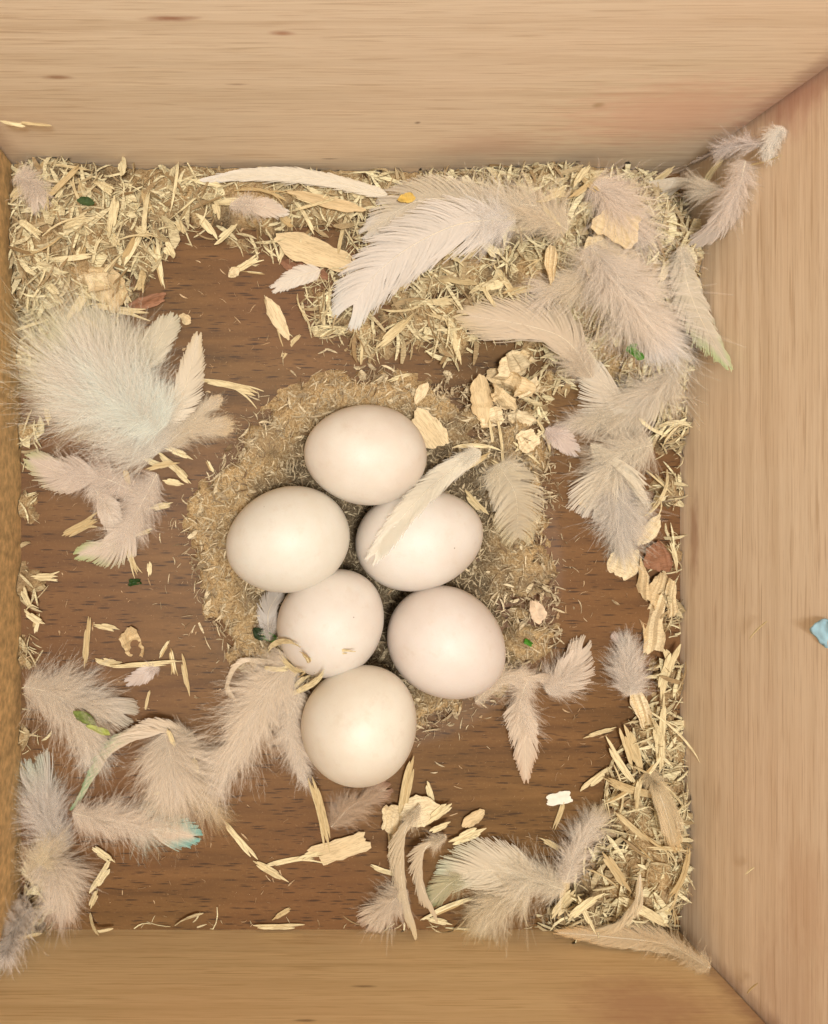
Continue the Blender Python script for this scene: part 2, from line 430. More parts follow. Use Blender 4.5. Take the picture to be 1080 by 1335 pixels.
def sliver_geo(L, W, T, bend, curl, twist, rnd, split=False, n=9, frayed=0):
    """a tapering splinter along +x with four-sided section"""
    vs = []; fs = []
    def strip(path, ws, off=0):
        b = len(vs)
        for k, (p, tv, sv, nv) in enumerate(path):
            w = ws[k]; t = T * (.5 + .5 * min(1, w / W + .2))
            for a, c in ((-1, -1), (1, -1), (1, 1), (-1, 1)):
                vs.append(p + sv * (a * w / 2) + nv * (c * t / 2))
        m = len(path)
        for k in range(m - 1):
            for q in range(4):
                a = b + k * 4 + q; c = b + k * 4 + (q + 1) % 4
                fs.append((a, c, c + 4, a + 4))
        fs.append((b + 3, b + 2, b + 1, b)); e = b + (m - 1) * 4
        fs.append((e, e + 1, e + 2, e + 3))
    def path(a0, off, L_, n_, s0=0):
        out = []; p = Vector(off); ang = a0
        for k in range(n_):
            s = k / (n_ - 1)
            el = curl * (s - .5)
            d = Vector((math.cos(ang) * math.cos(el), math.sin(ang) * math.cos(el), math.sin(el)))
            tw = twist * (s - .5)
            sv0 = Vector((-math.sin(ang), math.cos(ang), 0)); nv0 = d.cross(sv0)
            sv = sv0 * math.cos(tw) + nv0 * math.sin(tw); nv = d.cross(sv)
            out.append((p.copy(), d, sv, nv))
            p = p + d * (L_ / (n_ - 1)); ang += bend / (n_ - 1)
        return out
    jit = [rnd.uniform(.78, 1.05) for _ in range(n)]
    k0 = rnd.uniform(4, 14); k1 = rnd.uniform(2.2, 9); e0 = rnd.uniform(.1, .7); e1 = rnd.uniform(.04, .3)
    ws = []
    for k in range(n):
        s = k / (n - 1)
        w = W * jit[k] * min(1, e0 + s * k0 * (1 - e0)) * min(1, e1 + (1 - s) * k1 * (1 - e1))
        ws.append(w)
    pa = path(-bend / 2, (-L / 2, 0, 0), L, n)
    if frayed:          # fibres lying side by side, torn at different lengths
        k_ = frayed; tot = 0
        for j in range(k_):
            o_ = ((j + .5) / k_ - .5) * W
            lo, hi = (rnd.uniform(0, .30), 1 - rnd.uniform(0, .30)) if j != k_ // 2 else (0, 1)
            q_ = []; ww = []
            nn_ = n + 2; zz = rnd.uniform(-.6, .6) * T; dr = rnd.uniform(-.25, .25) * W / k_
            for m_ in range(nn_):
                s_ = m_ / (nn_ - 1); x_ = (lo + (hi - lo) * s_) * (n - 1); i_ = min(int(x_), n - 2); f_ = x_ - i_
                A_, B_ = pa[i_], pa[i_ + 1]
                sq = min(1, .8 + 2.5 * x_ / (n - 1)) * min(1, .85 + 2.5 * (1 - x_ / (n - 1)))
                q_.append((A_[0].lerp(B_[0], f_) + A_[2] * (o_ * sq + dr * math.sin(4 * s_ + j)) + A_[3] * zz, A_[1], A_[2], A_[3]))
                ww.append(W / k_ * 1.35 * rnd.uniform(.85, 1.1) * min(1, .15 + s_ * 6) * min(1, .12 + (1 - s_) * 5))
            strip(q_, ww)
    else: strip(pa, ws)
    if split:
        q = pa[int(n * .6)]
        for sg in (1, -1):
            strip(path(math.atan2(q[1].y, q[1].x) + sg * rnd.uniform(.12, .35), q[0] + q[2] * sg * W * .2, L * rnd.uniform(.3, .5), 5), [W * .45, W * .4, W * .3, W * .22, W * .1])
    return vs, fs
def chip_geo(L, W, T, rnd, crink=.12, n=11, m=8):
    """an irregular flat flake, crinkled, with real thickness"""
    ph = [rnd.uniform(0, 6.28) for _ in range(8)]
    top = []
    for i in range(n):
        for j in range(m):
            s = i / (n - 1) * 2 - 1; t = j / (m - 1) * 2 - 1
            e = 1 + .14 * math.sin(2.5 * t + ph[0]) + .05 * math.sin(9 * t + ph[1])
            g = 1 + .12 * math.sin(2.3 * s + ph[2]) + .06 * math.sin(8 * s + ph[3]) + .04 * math.sin(17 * s + ph[6])
            x = L / 2 * s * e * (1 - .14 * t * t); y = W / 2 * t * g * (1 - .28 * s ** 4)
            z = crink * W * (math.sin(2.2 * s + ph[4] + t) + .6 * math.sin(3.5 * t + ph[5]) + .25 * math.sin(11 * s + ph[7]))
            top.append(Vector((x, y, z)))
    vs = top + [v - Vector((0, 0, T)) for v in top]; N = n * m; fs = []
    for i in range(n - 1):
        for j in range(m - 1):
            a = i * m + j; q = (a, a + m, a + m + 1, a + 1)
            fs.append(q); fs.append(tuple(N + k for k in reversed(q)))
    rim = [i * m for i in range(n)] + [(n - 1) * m + j for j in range(1, m)] + [i * m + m - 1 for i in range(n - 2, -1, -1)] + [j for j in range(m - 2, 0, -1)]
    for k in range(len(rim)):
        a, b = rim[k], rim[(k + 1) % len(rim)]
        fs.append((b, a, N + a, N + b))
    return vs, fs

S_GROUP = 'wood shavings lying in the nest box'
cnt = {'n': 0}
def put(geo, name, px, py, ang, mat, label, cat, lift=.05, tilt=(0, 0), group=S_GROUP, eggs=False, loc=None):
    vs, fs = geo
    o = mesh_obj(name, vs, fs, mat, smooth=False)
    c = loc or PG(px, py, lift, eggs)
    o.location = c
    o.rotation_euler = (tilt[0], tilt[1], math.radians(ang))
    tag(o, label, cat, group); cnt['n'] += 1
    return o
def sliver(p0, p1, w, label, bend=0, curl=.2, split=False, lift=.06, mat=None, seed=None, name='wood_shaving', cat='wood shaving', eggs=False, T=.018, ends=(0, 0)):
    """a splinter seen from pixel p0 to pixel p1, w pixels wide"""
    rnd = random.Random(seed if seed is not None else (p0[0] * 31 + p0[1]))
    a = PG(*p0, lift + ends[0], eggs); b = PG(*p1, lift + ends[1], eggs)
    d = b - a; L = d.length * (1 + bend * bend / 24)
    s = (D - a.z) / F
    vs, fs = sliver_geo(L, w * s * .8, T, bend + rnd.uniform(-.25, .25), curl, rnd.uniform(-.8, .8), rnd, split, frayed=0 if w < 6 else rnd.choice([2, 3, 3, 4]))
    o = mesh_obj(name, vs, fs, mat or M_STRAW, smooth=False)
    o.location = (a + b) / 2 + Vector((0, 0, abs(curl) * L * .06))
    o.rotation_euler = d.to_track_quat('X', 'Z').to_euler()
    tag(o, label, cat, S_GROUP); cnt['n'] += 1
    return o
def chip(px, py, l, w, ang, label, mat=None, crink=.10, lift=.08, tilt=None, seed=None, name='wood_chip', cat='wood chip', group=S_GROUP, T=.018, eggs=False):
    rnd = random.Random(seed if seed is not None else (px * 17 + py))
    c = PG(px, py, lift, eggs); s = (D - c.z) / F
    tl = tilt or (rnd.uniform(-.15, .15), rnd.uniform(-.15, .15))
    return put(chip_geo(l * s, w * s, T, rnd, crink), name, px, py, ang, mat or M_CHIP, label, cat, lift, tl, group, loc=c)

# ---- upper left and upper middle
chip(415, 330, 108, 36, -19, 'large flat pale yellow shaving lying above the bare floor left of the big white feather', lift=.22, crink=.04)
chip(140, 375, 62, 40, -60, 'crumpled pale wood curl in the upper left heap, just above the big fluffy feather', crink=.28, lift=.15)
chip(122, 368, 40, 30, 10, 'small folded yellowish flake beside the crumpled curl in the upper left heap', crink=.25, lift=.12)
chip(192, 394, 52, 16, 17, 'reddish brown bark piece just above the big fluffy feather', M_BARK, lift=.12)
chip(397, 350, 62, 22, -20, 'reddish bark strip under the large flat yellow shaving', M_BARK, lift=.05)
sliver((203, 305), (216, 377), 9, 'long thin splinter pointing down at the edge of the upper left heap', bend=.3, split=False)
sliver((120, 400), (195, 408), 12, 'pale yellow shaving with forked end touching the top of the big fluffy feather', bend=.2, split=True, lift=.15)
chip(425, 262, 96, 15, -14, 'long narrow shaving lying under the slim cream feather by the wall', lift=.2, crink=.08)
sliver((272, 262), (345, 262), 9, 'straight thin shaving below the left end of the slim cream feather')
chip(240, 415, 20, 13, -30, 'tiny flake alone on the floor right of the upper left heap', lift=.03)
chip(305, 355, 16, 12, 40, 'small knobbly crumb at the lower end of a split sliver on the bare floor')
sliver((300, 360), (338, 335), 10, 'short split sliver on the bare floor left of the large flat shaving', split=True)
chip(362, 415, 56, 17, -62, 'forked ragged shaving on the floor beneath the small white feather', lift=.1)
sliver((364, 345), (372, 305), 7, 'small upright splinter at the left edge of the large flat shaving')
sliver((345, 385), (376, 443), 9, 'jagged splinter on the floor left of the grain litter below the small white feather', split=True)
sliver((420, 380), (424, 430), 9, 'short thick splinter below the bark strip', bend=.2)
sliver((500, 385), (540, 368), 8, 'thin splinter just below the tip of the big white feather')
sliver((515, 395), (600, 392), 9, 'long straw coloured sliver on the floor right of the big white feather tip', bend=.2, split=True)
sliver((556, 352), (592, 372), 8, 'short sliver crossing under the curved edge of the big white feather')
sliver((575, 350), (640, 400), 9, 'slanting sliver between the big white feather and the beige feather', bend=-.3)
sliver((640, 330), (676, 385), 8, 'curved splinter in the litter right of the big white feather', bend=.6)
sliver((655, 385), (735, 375), 9, 'long curved sliver above the beige feather', bend=-.5, lift=.15)
sliver((600, 345), (640, 300), 10, 'thick yellow splinter rising beside the big white feather', lift=.2)
chip(693, 432, 54, 14, -22, 'bright yellow sliver lying on top of the beige feather', lift=.5, crink=.05)
chip(530, 258, 22, 12, 10, 'small orange yellow crumb on the grey veil feather by the wall', lift=.55, mat=plain('orange_crumb', lin(214, 178, 92)), name='food_crumb', cat='crumb')
chip(806, 293, 60, 46, -25, 'large flat cream chip in the upper right heap under the fluffy feathers', lift=.5, crink=.05)
chip(788, 342, 48, 70, 10, 'broad yellow chip below the large cream chip in the upper right heap', lift=.6, crink=.06)
chip(718, 345, 14, 46, 0, 'upright narrow yellow chip in the upper right heap', lift=.4)
sliver((745, 232), (790, 222), 14, 'bright yellow shaving at the foot of the top wall in the upper right heap', lift=.5)
sliver((700, 262), (740, 240), 9, 'thin yellow sliver leaning against the top wall', lift=.4, bend=.4)
sliver((705, 265), (735, 310), 8, 'thin splinter bent over in the upper right heap', lift=.4, bend=-.5)
for k, (a, b) in enumerate([((748, 245), (770, 215)), ((758, 250), (800, 235)), ((742, 258), (768, 240)), ((770, 228), (784, 262)), ((752, 222), (782, 250))]):
    sliver(a, b, 9, 'pale shaving in the bright tangle against the top wall', bend=R.uniform(-1, 1), lift=.55 + .03 * k)
sliver((845, 240), (880, 215), 8, 'thin sliver leaning on the top wall near the corner', lift=.1, bend=.3)
sliver((915, 245), (945, 205), 9, 'yellow splinter leaning up into the upper right corner', lift=.15)
sliver((960, 218), (1018, 202), 7, 'pale sliver stuck high in the upper right corner', lift=.0)
sliver((620, 310), (650, 335), 13, 'broad yellow flake right of the big white feather', lift=.3)
sliver((820, 405), (858, 440), 7, 'thin splinter on the large mauve feather', lift=.7)
# ---- nest rim
chip(559, 560, 58, 34, -48, 'flat pale chip leaning beside the topmost egg', lift=.3, crink=.06)
chip(549, 512, 30, 13, 58, 'small notched chip on the nest rim above the topmost egg', lift=.12)
sliver((505, 497), (538, 488), 6, 'thin splinter on the sawdust rim above the topmost egg')
sliver((256, 497), (336, 517), 10, 'pale forked sliver pointing right from the big fluffy feather', bend=-.25, split=True)
chip(628, 520, 56, 30, -78, 'ragged pale chip on the upper right of the nest rim', crink=.14, lift=.12)
chip(640, 545, 34, 22, 20, 'small pale flake below the ragged chip on the nest rim', crink=.2)
for k, (x, y, l, w, a, t) in enumerate([(672, 478, 66, 34, 15, (.5, .2)), (665, 500, 60, 30, -20, (.6, -.3)), (690, 508, 52, 22, 25, (-.5, .3)), (655, 520, 46, 20, -35, (.3, .5))]):
    chip(x, y, l, w, a, 'crumpled layered shaving curl under the beige feather', lift=.22 + .05 * k, crink=.3, tilt=t)
chip(688, 574, 30, 26, 30, 'squarish chip next to the small mauve tuft', lift=.12)
sliver((672, 590), (712, 562), 10, 'straight shaving joining the squarish chip and the small mauve tuft', lift=.15)
chip(680, 545, 34, 20, -10, 'pale torn flake above the squarish chip', crink=.2)
sliver((575, 618), (640, 588), 8, 'thin sliver beside the quill of the feather lying on the egg', bend=.4, lift=.15)
sliver((605, 640), (637, 672), 10, 'short sliver at the right shoulder of the feather covered egg', lift=.1)
sliver((590, 585), (655, 592), 6, 'thin curved straw over the quill of the feather lying on the egg', bend=-.6, lift=.3)
sliver((640, 600), (690, 622), 6, 'slender straw above the round grey feather', bend=.5, lift=.2)
for k in range(6):
    x = 640 + 17 * k
    sliver((x + R.uniform(-9, 9), 560 + R.uniform(-15, 35)), (x + R.uniform(-30, 34), 600 + R.uniform(-25, 30)), 5, 'fine pale splinter on the nest rim above the round grey feather', bend=R.uniform(-.7, .7), lift=.1)
chip(701, 797, 30, 18, -70, 'pinkish torn flake on the right rim of the nest', mat=plain('pink_flake', lin(216, 190, 160)), lift=.08)
# ---- right side
chip(766, 650, 24, 20, 5, 'bright small chip under the striped fluffy feather by the right wall', lift=.1)
chip(815, 733, 38, 44, -25, 'squarish pale chip on the floor near the right wall', lift=.1, crink=.06)
chip(848, 692, 46, 18, 52, 'pointed pale chip above the red bark piece', lift=.12)
chip(858, 726, 32, 38, 10, 'reddish bark piece wedged by the right wall', M_BARK, lift=.12)
chip(840, 755, 14, 50, 6, 'upright yellow chip left of the two stacked long chips', lift=.12)
chip(858, 768, 24, 44, -20, 'upper of the two long pale chips by the right wall', lift=.15)
chip(854, 814, 22, 76, -12, 'lower and longer of the two pale chips by the right wall', lift=.12)
chip(876, 780, 12, 46, 0, 'narrow upright chip pressed to the right wall', lift=.2)
sliver((884, 838), (862, 912), 14, 'broad golden shaving standing along the right wall', bend=.15, lift=.25)
sliver((866, 905), (858, 990), 9, 'long thin golden shaving hanging below the broad golden one', bend=-.3, lift=.3)
sliver((860, 985), (782, 1046), 7, 'long bow shaped straw sweeping left in the lower right heap', bend=-.6, lift=.35)
chip(838, 930, 18, 56, 18, 'cream pointed shaving left of the golden one in the lower right heap', lift=.25)
sliver((812, 945), (832, 1010), 20, 'wide flat straw blade in the lower right heap', lift=.25)
sliver((760, 962), (804, 948), 7, 'thin pale sliver pointing left above the lower right heap')
sliver((788, 960), (835, 1030), 9, 'diagonal straw blade in the lower right heap', lift=.25)
sliver((758, 1033), (800, 1000), 10, 'straight clean cut sliver at the left edge of the lower right heap', lift=.1)
sliver((836, 1012), (830, 1058), 8, 'short upright straw in the middle of the lower right heap', lift=.35)
sliver((800, 1058), (846, 1100), 8, 'slanting straw in the lower right heap above the smooth curved feather', lift=.3)
sliver((785, 1110), (825, 1165), 14, 'wide pointed shaving above the smooth curved feather', bend=.2, lift=.4)
sliver((896, 1105), (868, 1170), 9, 'curved straw rising against the right wall in the lower right corner', bend=-.8, lift=.3)
sliver((843, 1105), (900, 1110), 6, 'thin straw poking at the right wall in the lower right corner', lift=.35)
chip(737, 1152, 16, 56, 2, 'plain rectangular chip standing beside the pale green feather', lift=.3, crink=.02)
sliver((720, 1198), (750, 1160), 16, 'yellowish splinter at the foot of the rectangular chip', lift=.2)
sliver((740, 1200), (790, 1165), 12, 'straight shaving right of the rectangular chip', lift=.35)
sliver((752, 1168), (776, 1218), 7, 'thin shaving hanging over the bottom wall', lift=.4)
sliver((702, 1092), (738, 1112), 8, 'pointed dry sliver at the tip of the stringy white feather', split=True)
sliver((735, 1045), (722, 1082), 7, 'short sliver just under the white chip on the dark floor')
chip(729, 1041, 34, 16, 12, 'bright white flat chip on the dark floor', M_WHITE, crink=.06, lift=.05)
# ---- bottom middle
sliver((540, 985), (521, 1085), 14, 'long pale splinter standing up below the lowest egg', lift=.25, split=False)
sliver((556, 1018), (563, 1048), 8, 'small splinter right of the long pale splinter', lift=.1)
chip(548, 1057, 48, 34, 15, 'broad rounded chip in the pile of shavings below the lowest egg', lift=.25, crink=.08)
chip(512, 1068, 28, 40, -10, 'blunt chip left of the broad rounded chip', lift=.15, crink=.1)
chip(513, 1110, 14, 62, 4, 'narrow upright chip at the left of the bottom pile', lift=.15)
sliver((556, 1075), (590, 1048), 13, 'thick splinter pointing up and right in the bottom pile', lift=.3)
sliver((585, 1098), (634, 1078), 15, 'pale shaving reaching right from the bottom pile', lift=.2)
chip(618, 1068, 32, 16, 35, 'ragged flake above the shaving reaching right', lift=.12)
sliver((560, 1085), (588, 1072), 8, 'small splinter in the middle of the bottom pile', lift=.3)
sliver((483, 1128), (525, 1140), 7, 'thin curled shaving at the lower left of the bottom pile', bend=.6)
chip(442, 1107, 84, 30, 20, 'flat leaf shaped shaving on the dark floor', lift=.08, crink=.05)
sliver((405, 1012), (428, 1112), 15, 'frayed straw standing down from the lowest egg to the leaf shaped shaving', lift=.2, ends=(.7, 0))
sliver((388, 1120), (428, 1108), 9, 'short sliver at the left end of the leaf shaped shaving')
sliver((290, 1068), (335, 1122), 9, 'upper of two joined slivers on the dark lower floor', bend=.25)
sliver((330, 1122), (377, 1150), 10, 'lower of two joined slivers on the dark lower floor', bend=.15)
sliver((345, 1130), (420, 1118), 8, 'faint straw connecting the joined slivers to the leaf shaped shaving', bend=-.2, split=True)
sliver((355, 1200), (380, 1185), 7, 'short sliver at the foot of the bottom wall')
sliver((330, 1207), (398, 1206), 7, 'thin shaving lying flat along the bottom wall')
sliver((548, 1200), (618, 1172), 9, 'dull splinter under the pale green feather by the bottom wall', lift=.1)
sliver((552, 1196), (590, 1205), 8, 'short dull splinter at the foot of the curved white feathers')
# ---- left side
sliver((116, 803), (110, 872), 9, 'straight upright splinter on the left floor')
sliver((122, 815), (156, 822), 9, 'small shaving right of the upright splinter on the left floor')
sliver((125, 858), (160, 862), 12, 'curled pale shaving in the small group on the left floor', bend=1.0)
chip(172, 838, 40, 26, -70, 'crumpled tan flake in the small group on the left floor', crink=.25)
sliver((143, 868), (240, 862), 8, 'long thin shaving lying across the small group on the left floor', bend=.1, lift=.15)
sliver((208, 858), (222, 835), 6, 'thin sliver pointing up right of the crumpled tan flake')
sliver((222, 845), (228, 880), 7, 'short splinter crossing the long thin shaving on the left floor', split=True)
sliver((236, 852), (247, 908), 7, 'rightmost drooping splinter of the small group on the left floor')
sliver((190, 925), (196, 900), 5, 'tiny curved sliver below the small group on the left floor')
sliver((82, 700), (128, 678), 14, 'broad split shaving near the mauve feathers on the left', split=True)
sliver((190, 665), (226, 656), 10, 'pale shaving right of the mauve feather with curved tip')
sliver((163, 700), (180, 750), 8, 'forked twig like shaving under the mauve feather with curved tip', split=True)
sliver((165, 700), (200, 690), 6, 'thin twig under the mauve feather with curved tip')
sliver((195, 732), (194, 752), 7, 'tiny brown splinter on the left floor')
sliver((40, 752), (76, 752), 11, 'ragged shaving by the left wall', split=True)
sliver((32, 795), (60, 812), 11, 'curled shaving at the foot of the left wall', bend=.8, lift=.15)
sliver((30, 765), (42, 790), 9, 'short shaving leaning on the left wall', bend=.8, lift=.2)
sliver((52, 800), (46, 826), 10, 'pale stubby shaving below the curled one at the left wall', bend=.4)
sliver((60, 530), (64, 555), 8, 'small yellow splinter at the left edge of the big fluffy feather', lift=.5)
for k, (a, b) in enumerate([((185, 598), (215, 610)), ((205, 590), (245, 622)), ((190, 612), (235, 604)), ((215, 585), (252, 600)), ((228, 608), (250, 630)), ((212, 626), (240, 632))]):
    sliver(a, b, 9, 'straw shaving in the clump under the big fluffy feather', bend=R.uniform(-.6, .6), lift=.15 + .04 * k)
sliver((164, 612), (170, 640), 8, 'pale pointed shaving just left of the straw clump under the big fluffy feather', lift=.35)
sliver((270, 600), (280, 618), 6, 'tiny splinter on the left slope of the nest rim')
sliver((118, 1165), (147, 1120), 12, 'pale sliver standing beside the lower left feathers', lift=.1)
sliver((120, 1105), (150, 1125), 11, 'crossed sliver beside the lower left feathers', lift=.15)
sliver((128, 1160), (118, 1185), 9, 'short forked splinter on the floor near the lower left corner')
sliver((118, 1190), (130, 1218), 5, 'thin hooked straw by the bottom wall', bend=.8)
sliver((125, 1215), (148, 1210), 5, 'thin shaving touching the bottom wall at the lower left')
sliver((15, 1230), (55, 1218), 8, 'pale splinter along the bottom wall in the lower left corner')
sliver((218, 1030), (200, 1035), 5, 'tiny straw on the tan fluffy feather', lift=.5)
sliver((252, 985), (258, 1010), 9, 'yellow flake between the two large fluffs at the lower left', lift=.5)
sliver((218, 950), (228, 975), 7, 'yellow sliver on the tan fluffy feather', lift=.6)
# tangle at the quill of the feather below the left eggs
for k, (a, b, w, bd) in enumerate([((378, 888), (470, 858), 9, -.6), ((360, 860), (385, 905), 9, .7), ((362, 845), (400, 870), 8, .8), ((350, 850), (395, 850), 8, -.8),
                                   ((372, 905), (420, 870), 9, .5), ((390, 850), (378, 885), 8, -.9), ((345, 870), (380, 870), 7, .5), ((405, 880), (385, 900), 7, .7)]):
    sliver(a, b, w, 'yellow straw in the tangle pressed against the lower left eggs' if k else 'long golden straw curving over the gap between the two lowest left eggs', bend=bd * 1.3, lift=.24 + .05 * k if k else .30, T=.02, eggs=True, ends=(0, 0) if k else (.0, .25))
# right wall bits
sliver((977, 833), (1001, 810), 2, 'tiny straw stuck on the right wall', lift=0)
sliver((972, 1140), (983, 1131), 2.5, 'tiny pale splinter stuck low on the right wall', lift=0)
sliver((974, 1295), (988, 1282), 2.5, 'small pale splinter on the right wall near the bottom corner', lift=0)
sliver((0, 158), (36, 164), 6, 'pale splinter stuck on the top wall at the far left', lift=0)
sliver((28, 160), (68, 164), 5, 'thin whitish splinter stuck on the top wall beside the far left one', lift=0)

# ---- random individual shavings in the heaps
ZONES = [((30, 215, 235, 430), 72, 'thin dry shaving in the upper left heap of litter'),
         ((235, 235, 470, 300), 24, 'thin dry shaving in the litter along the top wall'),
         ((280, 300, 500, 470), 12, 'stray small splinter on the bare upper floor'),
         ((500, 300, 700, 450), 26, 'thin shaving in the litter below the big white feather'),
         ((690, 240, 880, 440), 22, 'thin shaving in the upper right heap of litter'),
         ((845, 520, 882, 900), 16, 'thin shaving in the narrow strip of litter by the right wall'),
         ((760, 930, 885, 1200), 30, 'thin shaving in the lower right heap of litter')]
room = 296 - cnt['n']
tot = sum(z[1] for z in ZONES)
rr = random.Random(21)
for (x0, y0, x1, y1), n, lab in ZONES:
    k = 0; tries = 0
    n = int(n * min(1, room / tot))
    lib = []
    for q in range(12):
        vs, fs = sliver_geo(rr.uniform(.4, 1.3) * (1.5 if x0 == 760 else 1), rr.choice([.04, .05, .07, .1, .14, .18]), .013, rr.uniform(-.9, .9), rr.uniform(-1.1, 1.1), rr.uniform(-2, 2), rr, q % 3 == 0, 7, frayed=(0, 2, 3)[q % 3])
        me = bpy.data.meshes.new('wood_shaving'); me.from_pydata([tuple(v) for v in vs], [], fs); me.materials.append(M_STRAW); lib.append(me)
    while k < n and tries < 4000:
        tries += 1
        px, py = rr.uniform(x0, x1), rr.uniform(y0, y1)
        c = P(px, py, 0); 
        if float(litter(c.x, c.y)) < .1 and rr.random() > (.25 if 'bare' in lab else .03): continue
        c = PG(px, py, rr.uniform(.08, .2))
        o = bpy.data.objects.new('wood_shaving', lib[k % 12]); COL.objects.link(o)
        o.location = c; o.rotation_euler = (rr.uniform(-.4, .4), rr.uniform(-.3, .3), rr.uniform(0, 6.28))
        tag(o, lab, 'wood shaving', S_GROUP); k += 1; cnt['n'] += 1

# ---- the mass of small splinters and crumbs
def merged(items):
    V = []; Fq = []; off = 0
    for vs, fs in items:
        V.append(vs); Fq.append(fs + off); off += len(vs)
    return np.concatenate(V), np.concatenate(Fq)
rng = np.random.RandomState(5)
LIB = []
for q in range(24):
    rnd = random.Random(q)
    vs, fs = sliver_geo(1, rnd.choice([.035, .05, .07, .1, .16, .34]), .025, rnd.uniform(-1.2, 1.2), rnd.uniform(-1.2, 1.2), rnd.uniform(-1.5, 1.5), rnd, False, 5)
    LIB.append((np.array([tuple(v) for v in vs]), np.array(fs)))
def rotm(n):
    a = rng.rand(n) * 6.283; b = rng.normal(0, .28, n); c = rng.normal(0, .4, n)
    ca, sa, cb, sb, cc, sc_ = np.cos(a), np.sin(a), np.cos(b), np.sin(b), np.cos(c), np.sin(c)
    Rz = np.zeros((n, 3, 3)); Rz[:, 0, 0] = ca; Rz[:, 0, 1] = -sa; Rz[:, 1, 0] = sa; Rz[:, 1, 1] = ca; Rz[:, 2, 2] = 1
    Ry = np.zeros((n, 3, 3)); Ry[:, 0, 0] = cb; Ry[:, 0, 2] = sb; Ry[:, 1, 1] = 1; Ry[:, 2, 0] = -sb; Ry[:, 2, 2] = cb
    Rx = np.zeros((n, 3, 3)); Rx[:, 0, 0] = 1; Rx[:, 1, 1] = cc; Rx[:, 1, 2] = -sc_; Rx[:, 2, 1] = sc_; Rx[:, 2, 2] = cc
    return Rz @ Ry @ Rx
def scatter(n, dens, smin, smax, zoff, power=2.0):
    xs = rng.uniform(XL + .08, XR - .08, n * 14); ys = rng.uniform(YB + .08, YT - .08, n * 14)
    p = dens(xs, ys); m = rng.rand(len(xs)) < p
    xs, ys = xs[m][:n], ys[m][:n]; k = len(xs)
    s = smin + (smax - smin) * rng.rand(k) ** power
    z = ground(xs, ys) + rng.uniform(zoff[0], zoff[1], k)
    RM = rotm(k); items = []
    for i in range(k):
        vs, fs = LIB[i % len(LIB)]
        w = (vs * s[i]) @ RM[i].T + (xs[i], ys[i], z[i])
        np.clip(w[:, 0], XL + .01, XR - .01, out=w[:, 0]); np.clip(w[:, 1], YB + .01, YT - .01, out=w[:, 1])
        items.append((w, fs))
    return merged(items)
V, Fq = scatter(14000, lambda x, y: np.clip(litter(x, y) * 2.6, 0, 1) * np.clip(.35 + 3 * (fnoise(x, y, 1.8, 71) - .38), .1, 1) + .35 * np.exp(-np.minimum(np.minimum(x - XL, XR - x), y - YB) / .13) * np.clip(4 * fnoise(x, y, .6, 77) - 1.4, 0, 1), .06, .80, (-.06, .10), 2.6)
tag(mesh_obj('splinter_litter', V, Fq, M_LITTER, smooth=False), 'mass of small straw coloured splinters heaped along the box walls', 'litter', kind='stuff')
M_CRUMB = straw_mat('sawdust_crumb', lin(120, 94, 64), lin(240, 220, 180))
def ring_d(x, y):
    d = ring_edge(x, y)
    return np.clip(d * 2, 0, 1) * (1 - .65 * np.clip((d - 1.1) / 1.2, 0, 1)) + np.exp(-np.clip(-d, 0, 9) * 3.5) * .16
V, Fq = scatter(19000, ring_d, .03, .36, (-.01, .06), 3.2)
tag(mesh_obj('sawdust_crumbs', V, Fq, M_CRUMB, smooth=False), 'fine crumbs and flakes covering the sawdust rim around the eggs', 'sawdust', kind='stuff')
M_FLECK = straw_mat('pale_fleck', lin(150, 112, 74), lin(222, 192, 150))
V, Fq = scatter(4200, lambda x, y: .12 + .8 * np.clip(fnoise(x, y, .7, 61) - .45, 0, 1) * 2 + np.clip(litter(x, y) * 3, 0, .6), .02, .24, (.0, .02), 3.4)
tag(mesh_obj('floor_crumbs', V, Fq, M_FLECK, smooth=False), 'tiny pale crumbs sprinkled over the brown floor', 'crumbs', kind='stuff')

# ------------------------------------------------------------------ eggs
def egg_obj(k, c, a, b, ang, pit, label, tone, cloud):
    n, m = 48, 64
    vs = []; fs = []
    for i in range(n + 1):
        th_ = math.pi * i / n
        x = a * math.cos(th_)
        t = x / a
        r = b * math.sin(th_) * (1 - .06 * t - .02 * t * t + .012)
        for j in range(m):
            p = 2 * math.pi * j / m
            vs.append((x, r * math.cos(p), r * math.sin(p)))
    for i in range(n):
        for j in range(m):
            q = i * m + j; w = i * m + (j + 1) % m
            fs.append((q, w, w + m, q + m))
    o = mesh_obj('egg', vs, fs, egg_mat(k, tone, cloud))
    o.location = c; o.rotation_euler = Euler((0, -pit, ang), 'XYZ')
    tag(o, label, 'egg', 'eggs in the nest hollow')
EL = ['topmost white egg, lying level with the pale chip at its upper right', 'leftmost egg of the six, cream white with a few tiny specks',
      'white egg with a long translucent feather lying across it', 'partly covered egg in the middle of the left row, straw tangle at its lower edge',
      'pinkish white egg at the lower right of the clutch', 'lowest egg, creamy and rounder, beside the large tan fluff']
ET = [(lin(222, 208, 192), lin(230, 220, 206)), (lin(221, 212, 196), lin(228, 221, 208)), (lin(222, 210, 197), lin(229, 220, 209)),
      (lin(220, 207, 194), lin(227, 217, 205)), (lin(222, 208, 196), lin(229, 217, 207)), (lin(221, 208, 189), lin(229, 219, 202))]
for k, (c, a, b, ang, pit) in enumerate(EGG3):
    egg_obj(k, c, a, b, ang, pit, EL[k], *ET[k])

